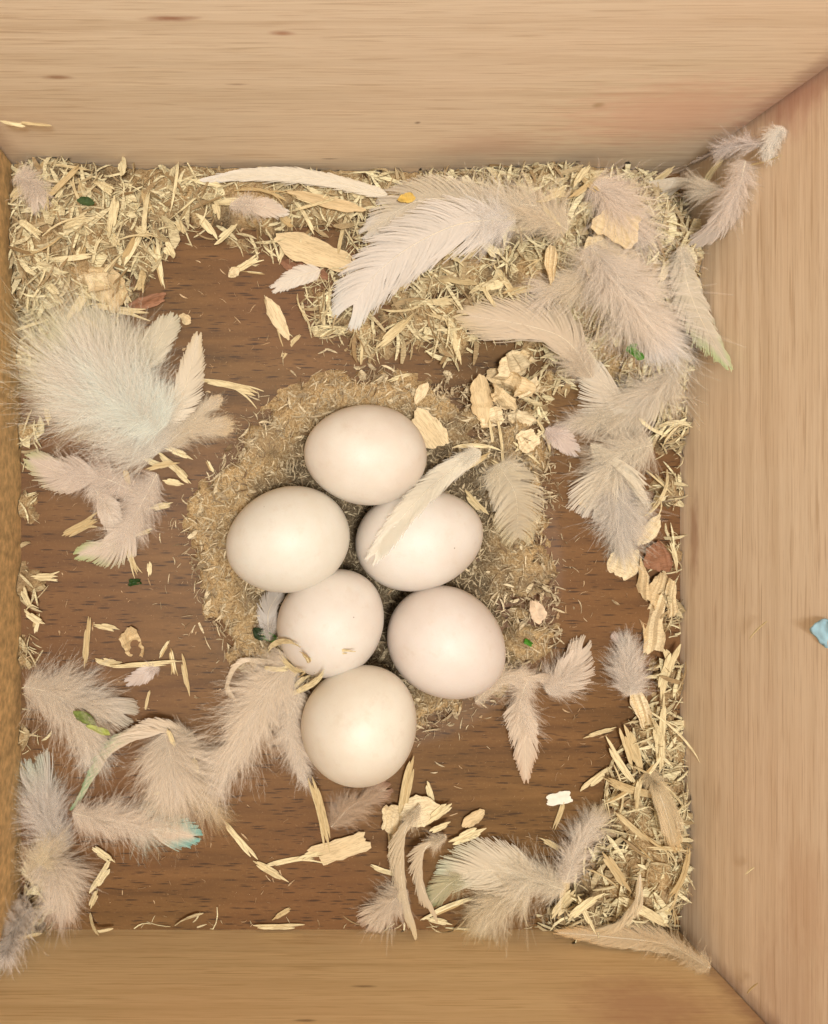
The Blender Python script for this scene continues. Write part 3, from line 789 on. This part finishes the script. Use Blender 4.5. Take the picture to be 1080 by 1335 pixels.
# ------------------------------------------------------------------ feathers
M_DOWN = feather_mat('down_barbs', .33, .15)
M_SOFT = feather_mat('soft_barbs', .11, .12)
M_VANE = feather_mat('feather_vane', .56, .15)
M_FILM = feather_mat('feather_film', .34, .15)
M_QUILL = plain('quill', lin(226, 212, 186), .35, .08, 4, .5)

def crom(pts, n):
    P_ = [pts[0] * 2 - pts[1]] + pts + [pts[-1] * 2 - pts[-2]]
    out = []
    for k in range(n):
        t = k / (n - 1) * (len(pts) - 1); i = min(int(t), len(pts) - 2); f = t - i
        a, b, c, d = P_[i:i + 4]
        out.append(.5 * ((2 * b) + (c - a) * f + (2 * a - 5 * b + 4 * c - d) * f * f + (3 * b - a - 3 * c + d) * f ** 3))
    return np.array([tuple(v) for v in out])
def norm(a): return a / np.maximum(np.linalg.norm(a, axis=-1, keepdims=True), 1e-9)
def ribbons(C, Wd, w):
    n, m, _ = C.shape
    V = np.stack([C - Wd * w[..., None] / 2, C + Wd * w[..., None] / 2], 2).reshape(-1, 3)
    b = (np.arange(n)[:, None] * m + np.arange(m - 1)[None]) * 2
    Fq = np.stack([b, b + 1, b + 3, b + 2], -1).reshape(-1, 4)
    return V, Fq
def settle(V, eggs):
    """nothing sinks into what it rests on"""
    V[:, 0] = np.clip(V[:, 0], XL + .03, XR - .03); V[:, 1] = np.clip(V[:, 1], YB + .03, YT - .03)
    g = ground(V[:, 0], V[:, 1]) + .02
    if eggs: g = np.maximum(g, egg_top(V[:, 0], V[:, 1]))
    low = V[:, 2] < g
    V[low, 2] = g[low] + (V[low, 2] - g[low]) * -.06
    return V

def feather(label, pts, width, base=(230, 215, 205), tip=(235, 228, 220), down=.5, vane=.5, nb=150, fluff=1.0, film=False, eggs=False,
            roll=0.0, curl=.1, sides=(1, 1), seed=None, barbules=12, spread=.5, ang=(62, 28), hair=.0075, group='loose feathers in the nest box', tipfrac=.25, quill=1.0, round_tip=False, cat='feather', soft=5.0):
    """down: part of the shaft, from its base, that carries loose down; vane: the part towards the tip with a closed vane"""
    rs = np.random.RandomState(seed if seed is not None else (int(pts[0][0]) * 7 + int(pts[0][1])))
    W3 = [PG(p[0], p[1], p[2], eggs) for p in pts]
    ns = 40
    B = crom(W3, ns)
    root = empty('feather', tuple(B[0]), label, cat, group)
    org = B[0].copy()
    T = norm(np.gradient(B, axis=0))
    up = np.array([0, 0, 1.0])
    S = norm(np.cross(T, up)); N = np.cross(S, T)
    cr, sr = math.cos(roll), math.sin(roll)
    S, N = S * cr + N * sr, N * cr - S * sr
    sc = (D - W3[0].z) / F; Wc = width * sc
    aw = math.radians(sum(ang) / 2); wide = min(2.3, 1 / math.sin(aw))
    lift_ = lambda c: tuple(255 - (255 - q) * k for q, k in zip(c, (.45, .50, .56)))
    bc = np.array(lin(*lift_(base))); tc = np.array(lin(*(lift_(tip) if max(tip) - min(tip) < 40 else tip))) * (1 if max(tip) - min(tip) < 40 else 1.15)
    bc = bc * ((1.0, .93, .83) if max(base) < 245 else (1, .97, .88)); tc = tc * (1.0, .95, .87)
    def at(t):
        x = t * (ns - 1); i = np.clip(x.astype(int), 0, ns - 2); f = (x - i)[:, None]
        g = lambda A: A[i] * (1 - f) + A[i + 1] * f
        return g(B), norm(g(T)), norm(g(S)), norm(g(N))
    def barbs(n, t0, t1, m, loose, lenf, wmul, tight):
        t = rs.uniform(t0, t1, n) if loose > .4 else np.linspace(t0, t1, n)
        sd = np.where(rs.rand(n) < .5, 1.0, -1.0) if loose > .4 else np.where(np.arange(n) % 2 == 0, 1.0, -1.0)
        p, tt, ss, nn = at(t)
        L = lenf(t) * Wc * .5 * (wide if loose < .4 else 1.0) * (rs.uniform(.55, 1.2, n) if loose > .4 else rs.uniform(.93, 1.03, n)) * np.where(sd > 0, sides[0], sides[1])
        a0 = np.radians(ang[0] + (ang[1] - ang[0]) * t) + rs.normal(0, .34 * loose, n)
        bend = rs.normal(.5, .5, n) * loose + .45 * tight
        el = rs.normal(.12 * loose, spread * loose, n) * fluff
        cu = rs.normal(curl, .35 * loose, n)
        if loose > .4:      # barbs cling together in clumps of uneven length and direction
            g1, g2, g3 = rs.uniform(0, 6.28, 3)
            cl = np.sin(t * 17 + g1 + sd) * .5 + np.sin(t * 31 + g2 + 2 * sd) * .5
            L = L * (1 + .28 * cl + .2 * np.sin(t * 7 + g3 * sd)); a0 = a0 + .30 * np.sin(t * 23 + g2 - sd) + .18 * np.sin(t * 9 + g1)
        ph = rs.uniform(0, 6.28, n); wa = rs.uniform(0, .05, n) * loose
        s = np.linspace(0, 1, m)[None, :]
        A = a0[:, None] - bend[:, None] * s * .5
        C = (p[:, None] + (L[:, None] * s)[..., None] * (np.cos(A)[..., None] * tt[:, None] + (np.sin(A) * sd[:, None])[..., None] * ss[:, None])
             + (L[:, None] * (np.sin(el)[:, None] * s - cu[:, None] * s * s + wa[:, None] * np.sin(ph[:, None] + 7 * s)))[..., None] * nn[:, None]
             + (L[:, None] * wa[:, None] * np.cos(ph[:, None] + 6 * s))[..., None] * tt[:, None])
        return t, sd, L, C, tt, ss, nn
    def colour(t, s, n_):
        k = np.clip((t - (1 - tipfrac)) / tipfrac * .6 + (s - .5) * (.9 + .8 * (t > .45)), 0, 1)[..., None]
        c = bc * (1 - k) + tc * k
        return np.clip(c * (1 + rs.normal(0, .02, (n_, 1, 1))), 0, .95)
    L_tot = float(np.linalg.norm(np.diff(B, axis=0), axis=1).sum())
    prof = (lambda t: np.sqrt(np.clip(1 - ((t - .45) / .62) ** 2, 0.02, 1))) if round_tip else (lambda t: np.clip(.55 + 1.2 * t, 0, 1) * np.clip((1.06 - t) / .40, 0, 1) ** .65)
    dprof = lambda t: .75 + .4 * np.sin(np.clip(t, 0, 1) * 3.14)
    # closed vane
    if vane > 0:
        t0 = 1 - vane; n = int(max(60, L_tot * vane / .015)) * 2; m = 9
        t, sd, L, C, tt, ss, nn = barbs(n, t0, 1.0, m, .12, prof, 1, 1)
        # gaps: groups of barbs swing together
        gk = rs.normal(0, .045, n // 14 + 2)
        sw = gk[(np.arange(n) // 14)] * (1 + 1.5 * (rs.rand(n) < .02))
        C = C + (L[:, None] * np.linspace(0, 1, m)[None] ** 1.5 * sw[:, None])[..., None] * tt[:, None]
        dC = norm(np.gradient(C, axis=1))
        Wd = norm(np.cross(dC, nn[:, None]) + rs.normal(0, .05, (n, 1, 3)))
        s = np.linspace(0, 1, m)[None]
        w = (L_tot * vane / (n / 2)) * 2.3 * (1 - .5 * s ** 3) * np.ones((n, 1))
        V, Fq = ribbons(C, Wd, w)
        col = np.repeat(colour(t[:, None] * np.ones((1, m)), s * np.ones((n, 1)), n), 2, axis=1).reshape(-1, 3)
        o = mesh_obj('vane', settle(V, eggs) - org, Fq, M_FILM if film else M_VANE, root, True, col)
    # down
    if down > 0:
        n = int(nb * (.35 + down * .65) * 2.2); m = 7
        t, sd, L, C, tt, ss, nn = barbs(n, 0.0, min(1.0, down + .05), m, .75, dprof, 1, 0)
        Wd = norm(np.cross(norm(np.gradient(C, axis=1)), up) + rs.normal(0, .25, (n, 1, 3)))
        s = np.linspace(0, 1, m)[None]
        V1, F1 = ribbons(C, Wd, hair * 1.25 * (1 - .6 * s) * np.ones((n, 1)))
        c1 = np.repeat(colour(t[:, None] * np.ones((1, m)), s * np.ones((n, 1)), n), 2, axis=1).reshape(-1, 3)
        Vs, Fs, Cs = [V1], [F1], [c1]; off = len(V1)
        if barbules:
            q = barbules
            si = rs.uniform(.12, 1, (n, q)); x = si * (m - 1); i0 = np.clip(x.astype(int), 0, m - 2); f = (x - i0)[..., None]
            ar = np.arange(n)[:, None]
            p0 = C[ar, i0] * (1 - f) + C[ar, i0 + 1] * f
            dr = norm(C[ar, i0 + 1] - C[ar, i0])
            rd = rs.normal(0, 1, (n, q, 3)); dirn = norm(dr * 1.5 + norm(rd) * .75)
            ll = rs.uniform(.10, .30, (n, q)) * (L[:, None] * .5 + .12) * (1.15 - .5 * si)
            sag = norm(rs.normal(0, 1, (n, q, 3))) * .25
            CC = np.stack([p0, p0 + dirn * ll[..., None] * .5, p0 + (dirn + sag) * ll[..., None]], 2).reshape(n * q, 3, 3)
            Wb = norm(np.cross(dirn.reshape(-1, 1, 3), up) + rs.normal(0, .25, (n * q, 1, 3))) * np.ones((1, 3, 1))
            V2, F2 = ribbons(CC, Wb, hair * .75 * np.array([[1, .8, .35]]) * np.ones((n * q, 1)))
            tcol = colour((t[:, None] * np.ones((1, q))), si, n).reshape(n * q, 1, 3)
            Vs.append(V2); Fs.append(F2 + off); Cs.append(np.repeat(tcol, 6, axis=1).reshape(-1, 3))
        V = np.concatenate(Vs)
        do = mesh_obj('down', settle(V, eggs) - org, np.concatenate(Fs), M_DOWN, root, True, np.concatenate(Cs))
        # broad, thin, see-through underdown that fills between the hairs
        n = int(nb * (.35 + down * .65) * soft); m = 7
        t, sd, L, C, tt, ss, nn = barbs(n, 0.0, min(1.0, down + .05), m, .8, dprof, 1, 0)
        L_ = .9; C = C[:, :1] + (C - C[:, :1]) * L_
        Wd = norm(np.cross(norm(np.gradient(C, axis=1)), up) + rs.normal(0, .08, (n, 1, 3)))
        s = np.linspace(0, 1, m)[None]
        V3, F3 = ribbons(C, Wd, (.05 + .05 * rs.rand(n, 1)) * (1 - .8 * s ** 2))
        c3 = np.repeat(colour(t[:, None] * np.ones((1, m)), s * np.ones((n, 1)), n), 2, axis=1).reshape(-1, 3)
        mesh_obj('underdown', settle(V3, eggs) - org, F3, M_SOFT, root, True, c3)
    # shaft
    if quill > 0:
        rad = .013 * quill * np.linspace(1, .25, ns)
        a = np.linspace(0, 2 * math.pi, 6, endpoint=False)
        V = (B[:, None] + rad[:, None, None] * (np.cos(a)[None, :, None] * S[:, None] + np.sin(a)[None, :, None] * N[:, None])).reshape(-1, 3)
        i = np.arange(ns - 1)[:, None] * 6; j = np.arange(6)[None]
        Fq = np.stack([i + j, i + (j + 1) % 6, i + 6 + (j + 1) % 6, i + 6 + j], -1).reshape(-1, 4)
        mesh_obj('shaft', V - org, Fq, M_QUILL, root, True)
    return root

W_ = (240, 230, 220); MV = (226, 204, 190); GY = (210, 196, 174); BE = (224, 202, 172); GR = (206, 214, 176); TQ = (128, 190, 186); CR = (232, 220, 196)
# --- top
feather('slim cream feather arched along the foot of the top wall', [(505, 254, .25), (420, 234, .3), (340, 228, .3), (270, 234, .25)], 30, CR, W_, 0, 1, ang=(34, 18), roll=.3)
feather('big curved white feather with a bright shaft', [(672, 286, .55), (600, 292, .8), (535, 322, .9), (488, 360, .7), (462, 396, .4)], 106, (232, 226, 226), (244, 240, 238), .10, .95, curl=.2, ang=(60, 34), roll=-.15, round_tip=True)
feather('grey veil like feather behind the big curved white one', [(700, 268, .35), (620, 262, .45), (545, 262, .5), (482, 300, .3)], 78, GY, (222, 214, 208), .3, .75, film=True, roll=.1)
feather('small white feather left of the big curved one', [(418, 352, .25), (390, 360, .3), (362, 374, .2)], 30, W_, W_, 0, 1, round_tip=True, quill=.5)
feather('little white feather lying in the litter along the top wall', [(300, 268, .35), (330, 268, .4), (372, 276, .3)], 34, MV, W_, .5, .6, nb=90)
feather('faint mauve tuft in the far upper left of the litter', [(22, 228, .4), (40, 238, .4), (50, 262, .3)], 50, MV, MV, .8, .3, nb=90)
feather('mauve tuft spreading down from the bright tangle at the top wall', [(775, 240, .5), (800, 262, .5), (835, 306, .3)], 90, MV, (214, 200, 190), 1, 0, nb=240)
feather('cream fuzzy tuft in the upper right heap left of the mauve tuft', [(740, 300, .3), (700, 275, .4), (655, 262, .4)], 80, BE, CR, 1, 0, nb=170)
feather('comb like grey feather hanging along the top wall near the corner', [(942, 246, .25), (895, 236, .35), (845, 238, .3)], 74, GY, (200, 196, 170), .15, .9, sides=(.15, 1), ang=(80, 60), roll=.2)
feather('pale mauve feather high in the upper right corner', [(998, 188, .1), (955, 190, .2), (905, 210, .2)], 44, (226, 210, 210), MV, .6, .5, nb=120)
feather('small white tuft tucked into the very corner of the walls', [(1020, 166, 0), (1010, 180, .05), (1002, 200, .05)], 34, W_, W_, 1, 0, nb=110)
feather('blurred mauve feather standing against the right wall near the corner', [(972, 210, .2), (962, 250, .3), (940, 290, .3), (905, 318, .2)], 56, (216, 196, 188), MV, .5, .6, nb=140)
feather('grey green feather with comb edge and green tip against the right wall', [(888, 322, .5), (896, 370, .5), (916, 420, .4), (948, 474, .25)], 58, (206, 198, 180), (196, 212, 168), .1, .95, curl=.15, roll=.15, tipfrac=.3)
feather('largest mauve white fluffy feather in the upper right heap', [(770, 320, .5), (800, 365, .85), (835, 405, .85), (858, 442, .5)], 116, (232, 214, 200), (250, 240, 244), 1, .25, nb=420, fluff=1.2)
feather('tan downy feather left of the largest mauve one', [(835, 330, .4), (770, 360, .5), (715, 380, .4)], 90, BE, MV, 1, 0, nb=230)
feather('beige feather lying flat with a fringed left end', [(772, 492, .4), (740, 445, .5), (690, 425, .5), (615, 412, .35)], 84, (214, 192, 168), (222, 206, 178), .15, .9, curl=.2, ang=(46, 26), roll=-.1)
feather('broad greyish feather curving under the green crumb', [(890, 440, .45), (870, 500, .5), (820, 525, .45), (765, 478, .35)], 88, (214, 200, 182), (224, 212, 190), .55, .6, nb=190, roll=.1)
feather('wispy grey tuft under the broad greyish feather', [(850, 530, .3), (800, 540, .35), (750, 555, .2)], 72, GY, MV, 1, 0, nb=170)
feather('small rounded mauve tuft on the upper right of the nest rim', [(712, 560, .25), (728, 570, .3), (748, 586, .2)], 34, (214, 192, 192), (220, 204, 206), .4, .8, nb=80, round_tip=True, quill=.3)
feather('striped fluffy feather near the right wall above the bright chip', [(850, 580, .35), (815, 592, .5), (790, 625, .4), (775, 660, .2)], 84, (226, 212, 190), (230, 218, 206), .7, .5, nb=190)
feather('stiff pale strands beside the striped fluffy feather', [(770, 580, .35), (810, 610, .6), (845, 660, .3)], 40, CR, W_, .2, .8, ang=(24, 12))
feather('blue grey downy feather on the floor by the right wall', [(800, 625, .25), (806, 670, .35), (812, 712, .2)], 78, (198, 192, 188), (206, 196, 176), 1, 0, nb=250)
feather('thin grey feather hanging down by the right wall', [(840, 640, .2), (836, 660, .3), (830, 700, .2)], 34, GY, BE, .8, .3, nb=80)
feather('round translucent grey feather on the right of the nest', [(650, 606, .35), (672, 645, .45), (676, 700, .3)], 76, (206, 194, 166), (212, 202, 172), .1, 1, ang=(82, 58), film=True, round_tip=True, quill=.3, nb=70)
feather('long translucent feather draped over an egg', [(626, 588, .9), (582, 618, 1.25), (535, 662, .10), (490, 722, .05)], 44, (244, 234, 216), (244, 234, 216), .06, .97, film=True, eggs=True, curl=0, ang=(40, 34), quill=.6, round_tip=True)
# --- left cluster
feather('largest fluffy feather ball with a bright white middle', [(205, 590, .3), (165, 550, .7), (130, 505, .8), (105, 465, .5)], 170, (238, 230, 218), (222, 218, 182), 1, .0, nb=620, fluff=1.5, spread=.6, hair=.010)
feather('white down lying over the middle of the big feather ball', [(215, 555, .8), (180, 530, 1.0), (140, 510, 1.0), (100, 505, .8)], 118, (255, 249, 238), (244, 234, 212), 1, .0, nb=620, fluff=1.0, hair=.010)
feather('greenish grey feather fringe along the upper edge of the big ball', [(190, 480, .6), (140, 440, .6), (75, 445, .3)], 80, (204, 202, 178), (196, 198, 150), .5, .6, nb=170)
feather('dark tan fringe feather between the big ball and the left wall', [(150, 560, .3), (100, 535, .5), (60, 495, .3)], 95, (200, 180, 152), (190, 176, 140), 1, 0, nb=240)
feather('upright grey green feather at the top right of the big ball', [(180, 500, .5), (200, 455, .5), (225, 415, .2)], 50, (212, 206, 184), (194, 190, 160), .3, .8, nb=110)
feather('pointed cream feather curving up at the right of the big ball', [(190, 560, .6), (235, 520, .6), (258, 440, .3)], 50, (232, 218, 196), (226, 212, 186), .4, .8, nb=130)
feather('small two lobed beige fluff right of the big ball', [(215, 580, .3), (245, 560, .35), (296, 556, .15)], 50, (220, 198, 168), (216, 194, 160), 1, .3, nb=150)
feather('little beige fluff reaching up beside the two lobed one', [(225, 570, .3), (255, 545, .35), (285, 520, .15)], 34, (220, 200, 172), (216, 196, 166), .9, .3, nb=90)
feather('mauve feather with a pale green edge below the big ball', [(200, 655, .25), (140, 625, .4), (85, 618, .35), (42, 600, .25)], 62, (212, 190, 180), (206, 204, 166), .6, .6, nb=170)
feather('mauve feather with a long curved greenish tip', [(205, 618, .2), (180, 665, .35), (155, 705, .3), (106, 722, .1)], 60, (218, 198, 186), (196, 206, 158), .6, .55, nb=180)
feather('short mauve feather crossing the one with the curved tip', [(120, 632, .25), (135, 655, .3), (155, 700, .2)], 40, (216, 196, 182), MV, .5, .7, nb=90)
# --- lower left
feather('grey mauve fluffy feather near the left wall with green flecks on it', [(32, 895, .2), (70, 905, .5), (105, 930, .5), (122, 985, .2)], 96, (216, 196, 176), (198, 188, 178), 1, .1, nb=330)
feather('fan of stiff grey barbs above the green flecked feather', [(60, 905, .3), (100, 905, .45), (160, 930, .2)], 84, (190, 180, 172), (178, 168, 150), .7, .3, nb=120, barbules=4)
feather('tan fluffy feather with a curved turquoise green tip', [(255, 965, .25), (215, 952, .45), (150, 975, .35), (98, 1048, .12)], 40, (218, 196, 172), (156, 190, 150), .15, .95, ang=(24, 12), tipfrac=.4)
feather('large tan fluff between the lower left feathers', [(215, 955, .3), (225, 1000, .6), (225, 1040, .3)], 108, (220, 198, 176), (196, 172, 140), 1, 0, nb=330)
feather('brown fringed feather spreading on the dark floor below the large tan fluff', [(220, 1000, .3), (255, 1030, .3), (285, 1065, .1)], 70, (190, 160, 120), (170, 140, 96), 1, 0, nb=110, barbules=4)
feather('blue grey feather fanned out near the left wall', [(80, 1110, .25), (62, 1070, .45), (50, 1020, .25)], 84, (204, 196, 194), (176, 196, 180), .9, .4, nb=220, ang=(50, 20))
feather('soft pink grey feather with a bright turquoise tip', [(95, 1060, .3), (140, 1070, .5), (195, 1080, .35), (250, 1090, .12)], 74, (226, 204, 186), (152, 204, 200), .6, .35, nb=220, tipfrac=.35)
feather('pink grey tuft in the lower left corner', [(55, 1105, .3), (75, 1140, .55), (85, 1185, .3)], 80, (218, 196, 176), (212, 190, 172), 1, .2, nb=300)
feather('creamy crumpled tuft above the lower left corner', [(40, 1150, .3), (55, 1125, .5), (70, 1100, .4)], 60, (230, 206, 166), (232, 210, 176), 1, 0, nb=150)
feather('grey tuft sagging over the bottom wall in the lower left corner', [(40, 1180, .25), (20, 1210, .3), (6, 1245, .1)], 60, (196, 180, 172), (206, 190, 184), 1, 0, nb=150)
feather('small mauve scrap under the group of shavings on the left floor', [(205, 868, .08), (190, 878, .12), (170, 888, .06)], 26, (206, 186, 186), (210, 192, 194), .2, .9, nb=50, quill=.3, round_tip=True)
# --- around the lower eggs
feather('large tan pink fluff left of the lowest egg', [(385, 862, .5), (345, 905, .6), (315, 960, .45), (280, 1018, .2)], 96, (226, 202, 178), (216, 194, 178), 1, .1, nb=420, fluff=.9)
feather('narrow pink grey tuft pressed to the left side of the lowest egg', [(392, 900, .4), (378, 950, .45), (400, 1018, .2)], 50, (220, 200, 182), (206, 188, 176), 1, .2, nb=190)
feather('thin looped feather left of the nest straw tangle', [(375, 866, .3), (320, 862, .35), (298, 890, .2), (308, 915, .1)], 16, (222, 196, 166), (216, 190, 160), .2, .9, ang=(20, 10), quill=.5)
feather('faint brownish mauve feather in the shade below the lowest egg', [(432, 1078, .08), (460, 1050, .18), (502, 1030, .12)], 50, (158, 124, 100), (168, 134, 112), .8, .3, nb=130, barbules=4)
feather('blue grey feather tucked under the leftmost eggs', [(352, 835, .15), (350, 800, .25), (362, 776, .2)], 34, (160, 158, 160), (176, 172, 172), .2, .9, nb=60)
feather('narrow hanging feather right of the nest, pointing down', [(690, 878, .25), (680, 915, .35), (684, 960, .3), (686, 1014, .12)], 48, (226, 202, 182), (222, 200, 180), .5, .7, nb=190)
feather('wispy feather strands crossing below the right rim of the nest', [(620, 915, .2), (660, 882, .35), (720, 885, .25)], 36, (220, 196, 172), (216, 194, 174), .9, .2, nb=120, barbules=6)
feather('rounded mauve grey feather right of the hanging one', [(712, 900, .2), (738, 882, .35), (758, 848, .2)], 56, (222, 202, 188), (196, 178, 160), .5, .8, nb=130, round_tip=True, quill=.4)
feather('whitish grey fluff by the right wall above the lower right heap', [(822, 905, .3), (822, 880, .4), (815, 840, .25)], 54, (222, 208, 200), (196, 188, 182), 1, 0, nb=220)
feather('tiny pink fluff alone on the floor right of the nest', [(798, 828, .05), (803, 831, .08), (809, 832, .05)], 14, (226, 196, 196), (226, 196, 196), 1, 0, nb=50, quill=0)
# --- bottom
feather('left of two slim curved feathers in the bottom pile', [(548, 1050, .35), (526, 1090, .5), (524, 1150, .35), (540, 1214, .15)], 40, (206, 184, 150), (222, 204, 168), .1, .95, ang=(24, 14), roll=.4)
feather('right of two slim curved feathers in the bottom pile, hooked like a sickle', [(582, 1090, .3), (553, 1108, .45), (549, 1150, .35), (568, 1196, .15)], 30, (208, 186, 156), (222, 202, 172), .1, .95, ang=(24, 14), roll=.4)
feather('small dusky mauve tuft against the bottom wall', [(530, 1160, .2), (508, 1178, .35), (482, 1204, .2)], 54, (204, 180, 156), (196, 174, 156), .7, .5, nb=160)
feather('pale green white feather lying at the bottom wall', [(735, 1160, .4), (690, 1145, .55), (640, 1135, .45), (585, 1142, .2)], 84, (226, 212, 186), (190, 204, 170), .4, .75, nb=240, tipfrac=.3)
feather('tan down hanging under the pale green white feather', [(690, 1160, .3), (650, 1175, .4), (625, 1205, .25)], 80, (212, 190, 152), (200, 180, 140), 1, 0, nb=210)
feather('dark green fringe at the left end of the pale green white feather', [(620, 1140, .2), (590, 1150, .25), (560, 1178, .08)], 40, (150, 152, 110), (120, 132, 88), .4, .6, nb=60, barbules=4)
feather('stringy white feather rising from the rectangular chip', [(738, 1150, .5), (748, 1120, .6), (765, 1085, .4), (785, 1062, .2)], 50, (228, 212, 196), (206, 190, 160), .9, .2, nb=200)
feather('smooth translucent curved feather in the lower right heap', [(835, 1140, .6), (832, 1170, .65), (812, 1200, .55), (776, 1214, .35)], 32, (222, 196, 152), (216, 190, 146), 0, 1, film=True, ang=(22, 12))
feather('broad beige translucent feather hanging in the lower right heap', [(845, 1005, .35), (862, 1040, .5), (880, 1098, .35)], 44, (206, 176, 126), (214, 186, 138), .2, .9, film=True, ang=(34, 20))
feather('long tan feather with a pale quill lying over the bottom wall', [(926, 1262, .1), (870, 1232, .25), (800, 1222, .3), (730, 1216, .25)], 44, (206, 172, 124), (212, 180, 134), .4, .75, nb=150, film=True)

# ------------------------------------------------------------------ small bits
M_LEAF = plain('green_leaf', lin(70, 124, 34), .5, .4, 9)
M_MOSS = plain('dull_green', lin(112, 124, 60), .7, .4, 9)
GG = 'green leaf crumbs in the nest box'
def leafbit(px, py, l, w, ang, label, lift, mat=M_LEAF, seed=1):
    rnd = random.Random(seed); c = PG(px, py, lift); s = (D - c.z) / F
    root = put(chip_geo(l * s, w * s, .02, rnd, .2, 7, 5), 'leaf_crumb', px, py, ang, mat, label, 'leaf crumb', lift, (.2, .1), GG, loc=c)
leafbit(830, 461, 24, 11, -35, 'bright green leaf crumb on the broad greyish feather', 1.0)
leafbit(824, 453, 14, 9, 40, 'smaller green scrap touching the bright green leaf crumb', 1.0, seed=4)
leafbit(350, 830, 20, 12, -20, 'green leaf crumb wedged left of the middle left egg', .15, seed=2)
leafbit(338, 826, 14, 16, 40, 'dark green scrap beside the wedged leaf crumb', .12, plain('dark_green', lin(48, 62, 36), .6), seed=3)
leafbit(176, 759, 17, 9, 5, 'dark green crumb alone on the left floor', .05, plain('deep_green', lin(40, 66, 24), .6), seed=5)
leafbit(689, 838, 12, 7, -30, 'tiny green leaf crumb on the right rim of the nest', .06, seed=6)
leafbit(112, 938, 34, 14, -40, 'olive leaf piece on the feather near the left wall', .85, M_MOSS, seed=7)
leafbit(128, 952, 30, 9, -20, 'pointed yellow green leaf piece below the olive one', .85, plain('yellow_green', lin(168, 176, 90), .6), seed=8)
leafbit(112, 262, 22, 10, -10, 'dark green crumb in the upper left heap', .2, plain('moss', lin(70, 88, 50), .7), seed=9)
# blue scrap on the right wall
c = Vector(onwall_right(1082, 827)); rnd = random.Random(3)
o = mesh_obj('feather_scrap', *chip_geo(.52, .42, .03, rnd, .1), plain('sky_blue', lin(168, 206, 222), .5, .15, 5), smooth=True)
o.location = c - Vector((.04, 0, 0)); o.rotation_euler = (0, -math.pi / 2 + .1, .3)
tag(o, 'bright sky blue feather scrap stuck on the right wall', 'feather scrap')
print('shavings', cnt['n'], 'verts', sum(len(m.vertices) for m in bpy.data.meshes))
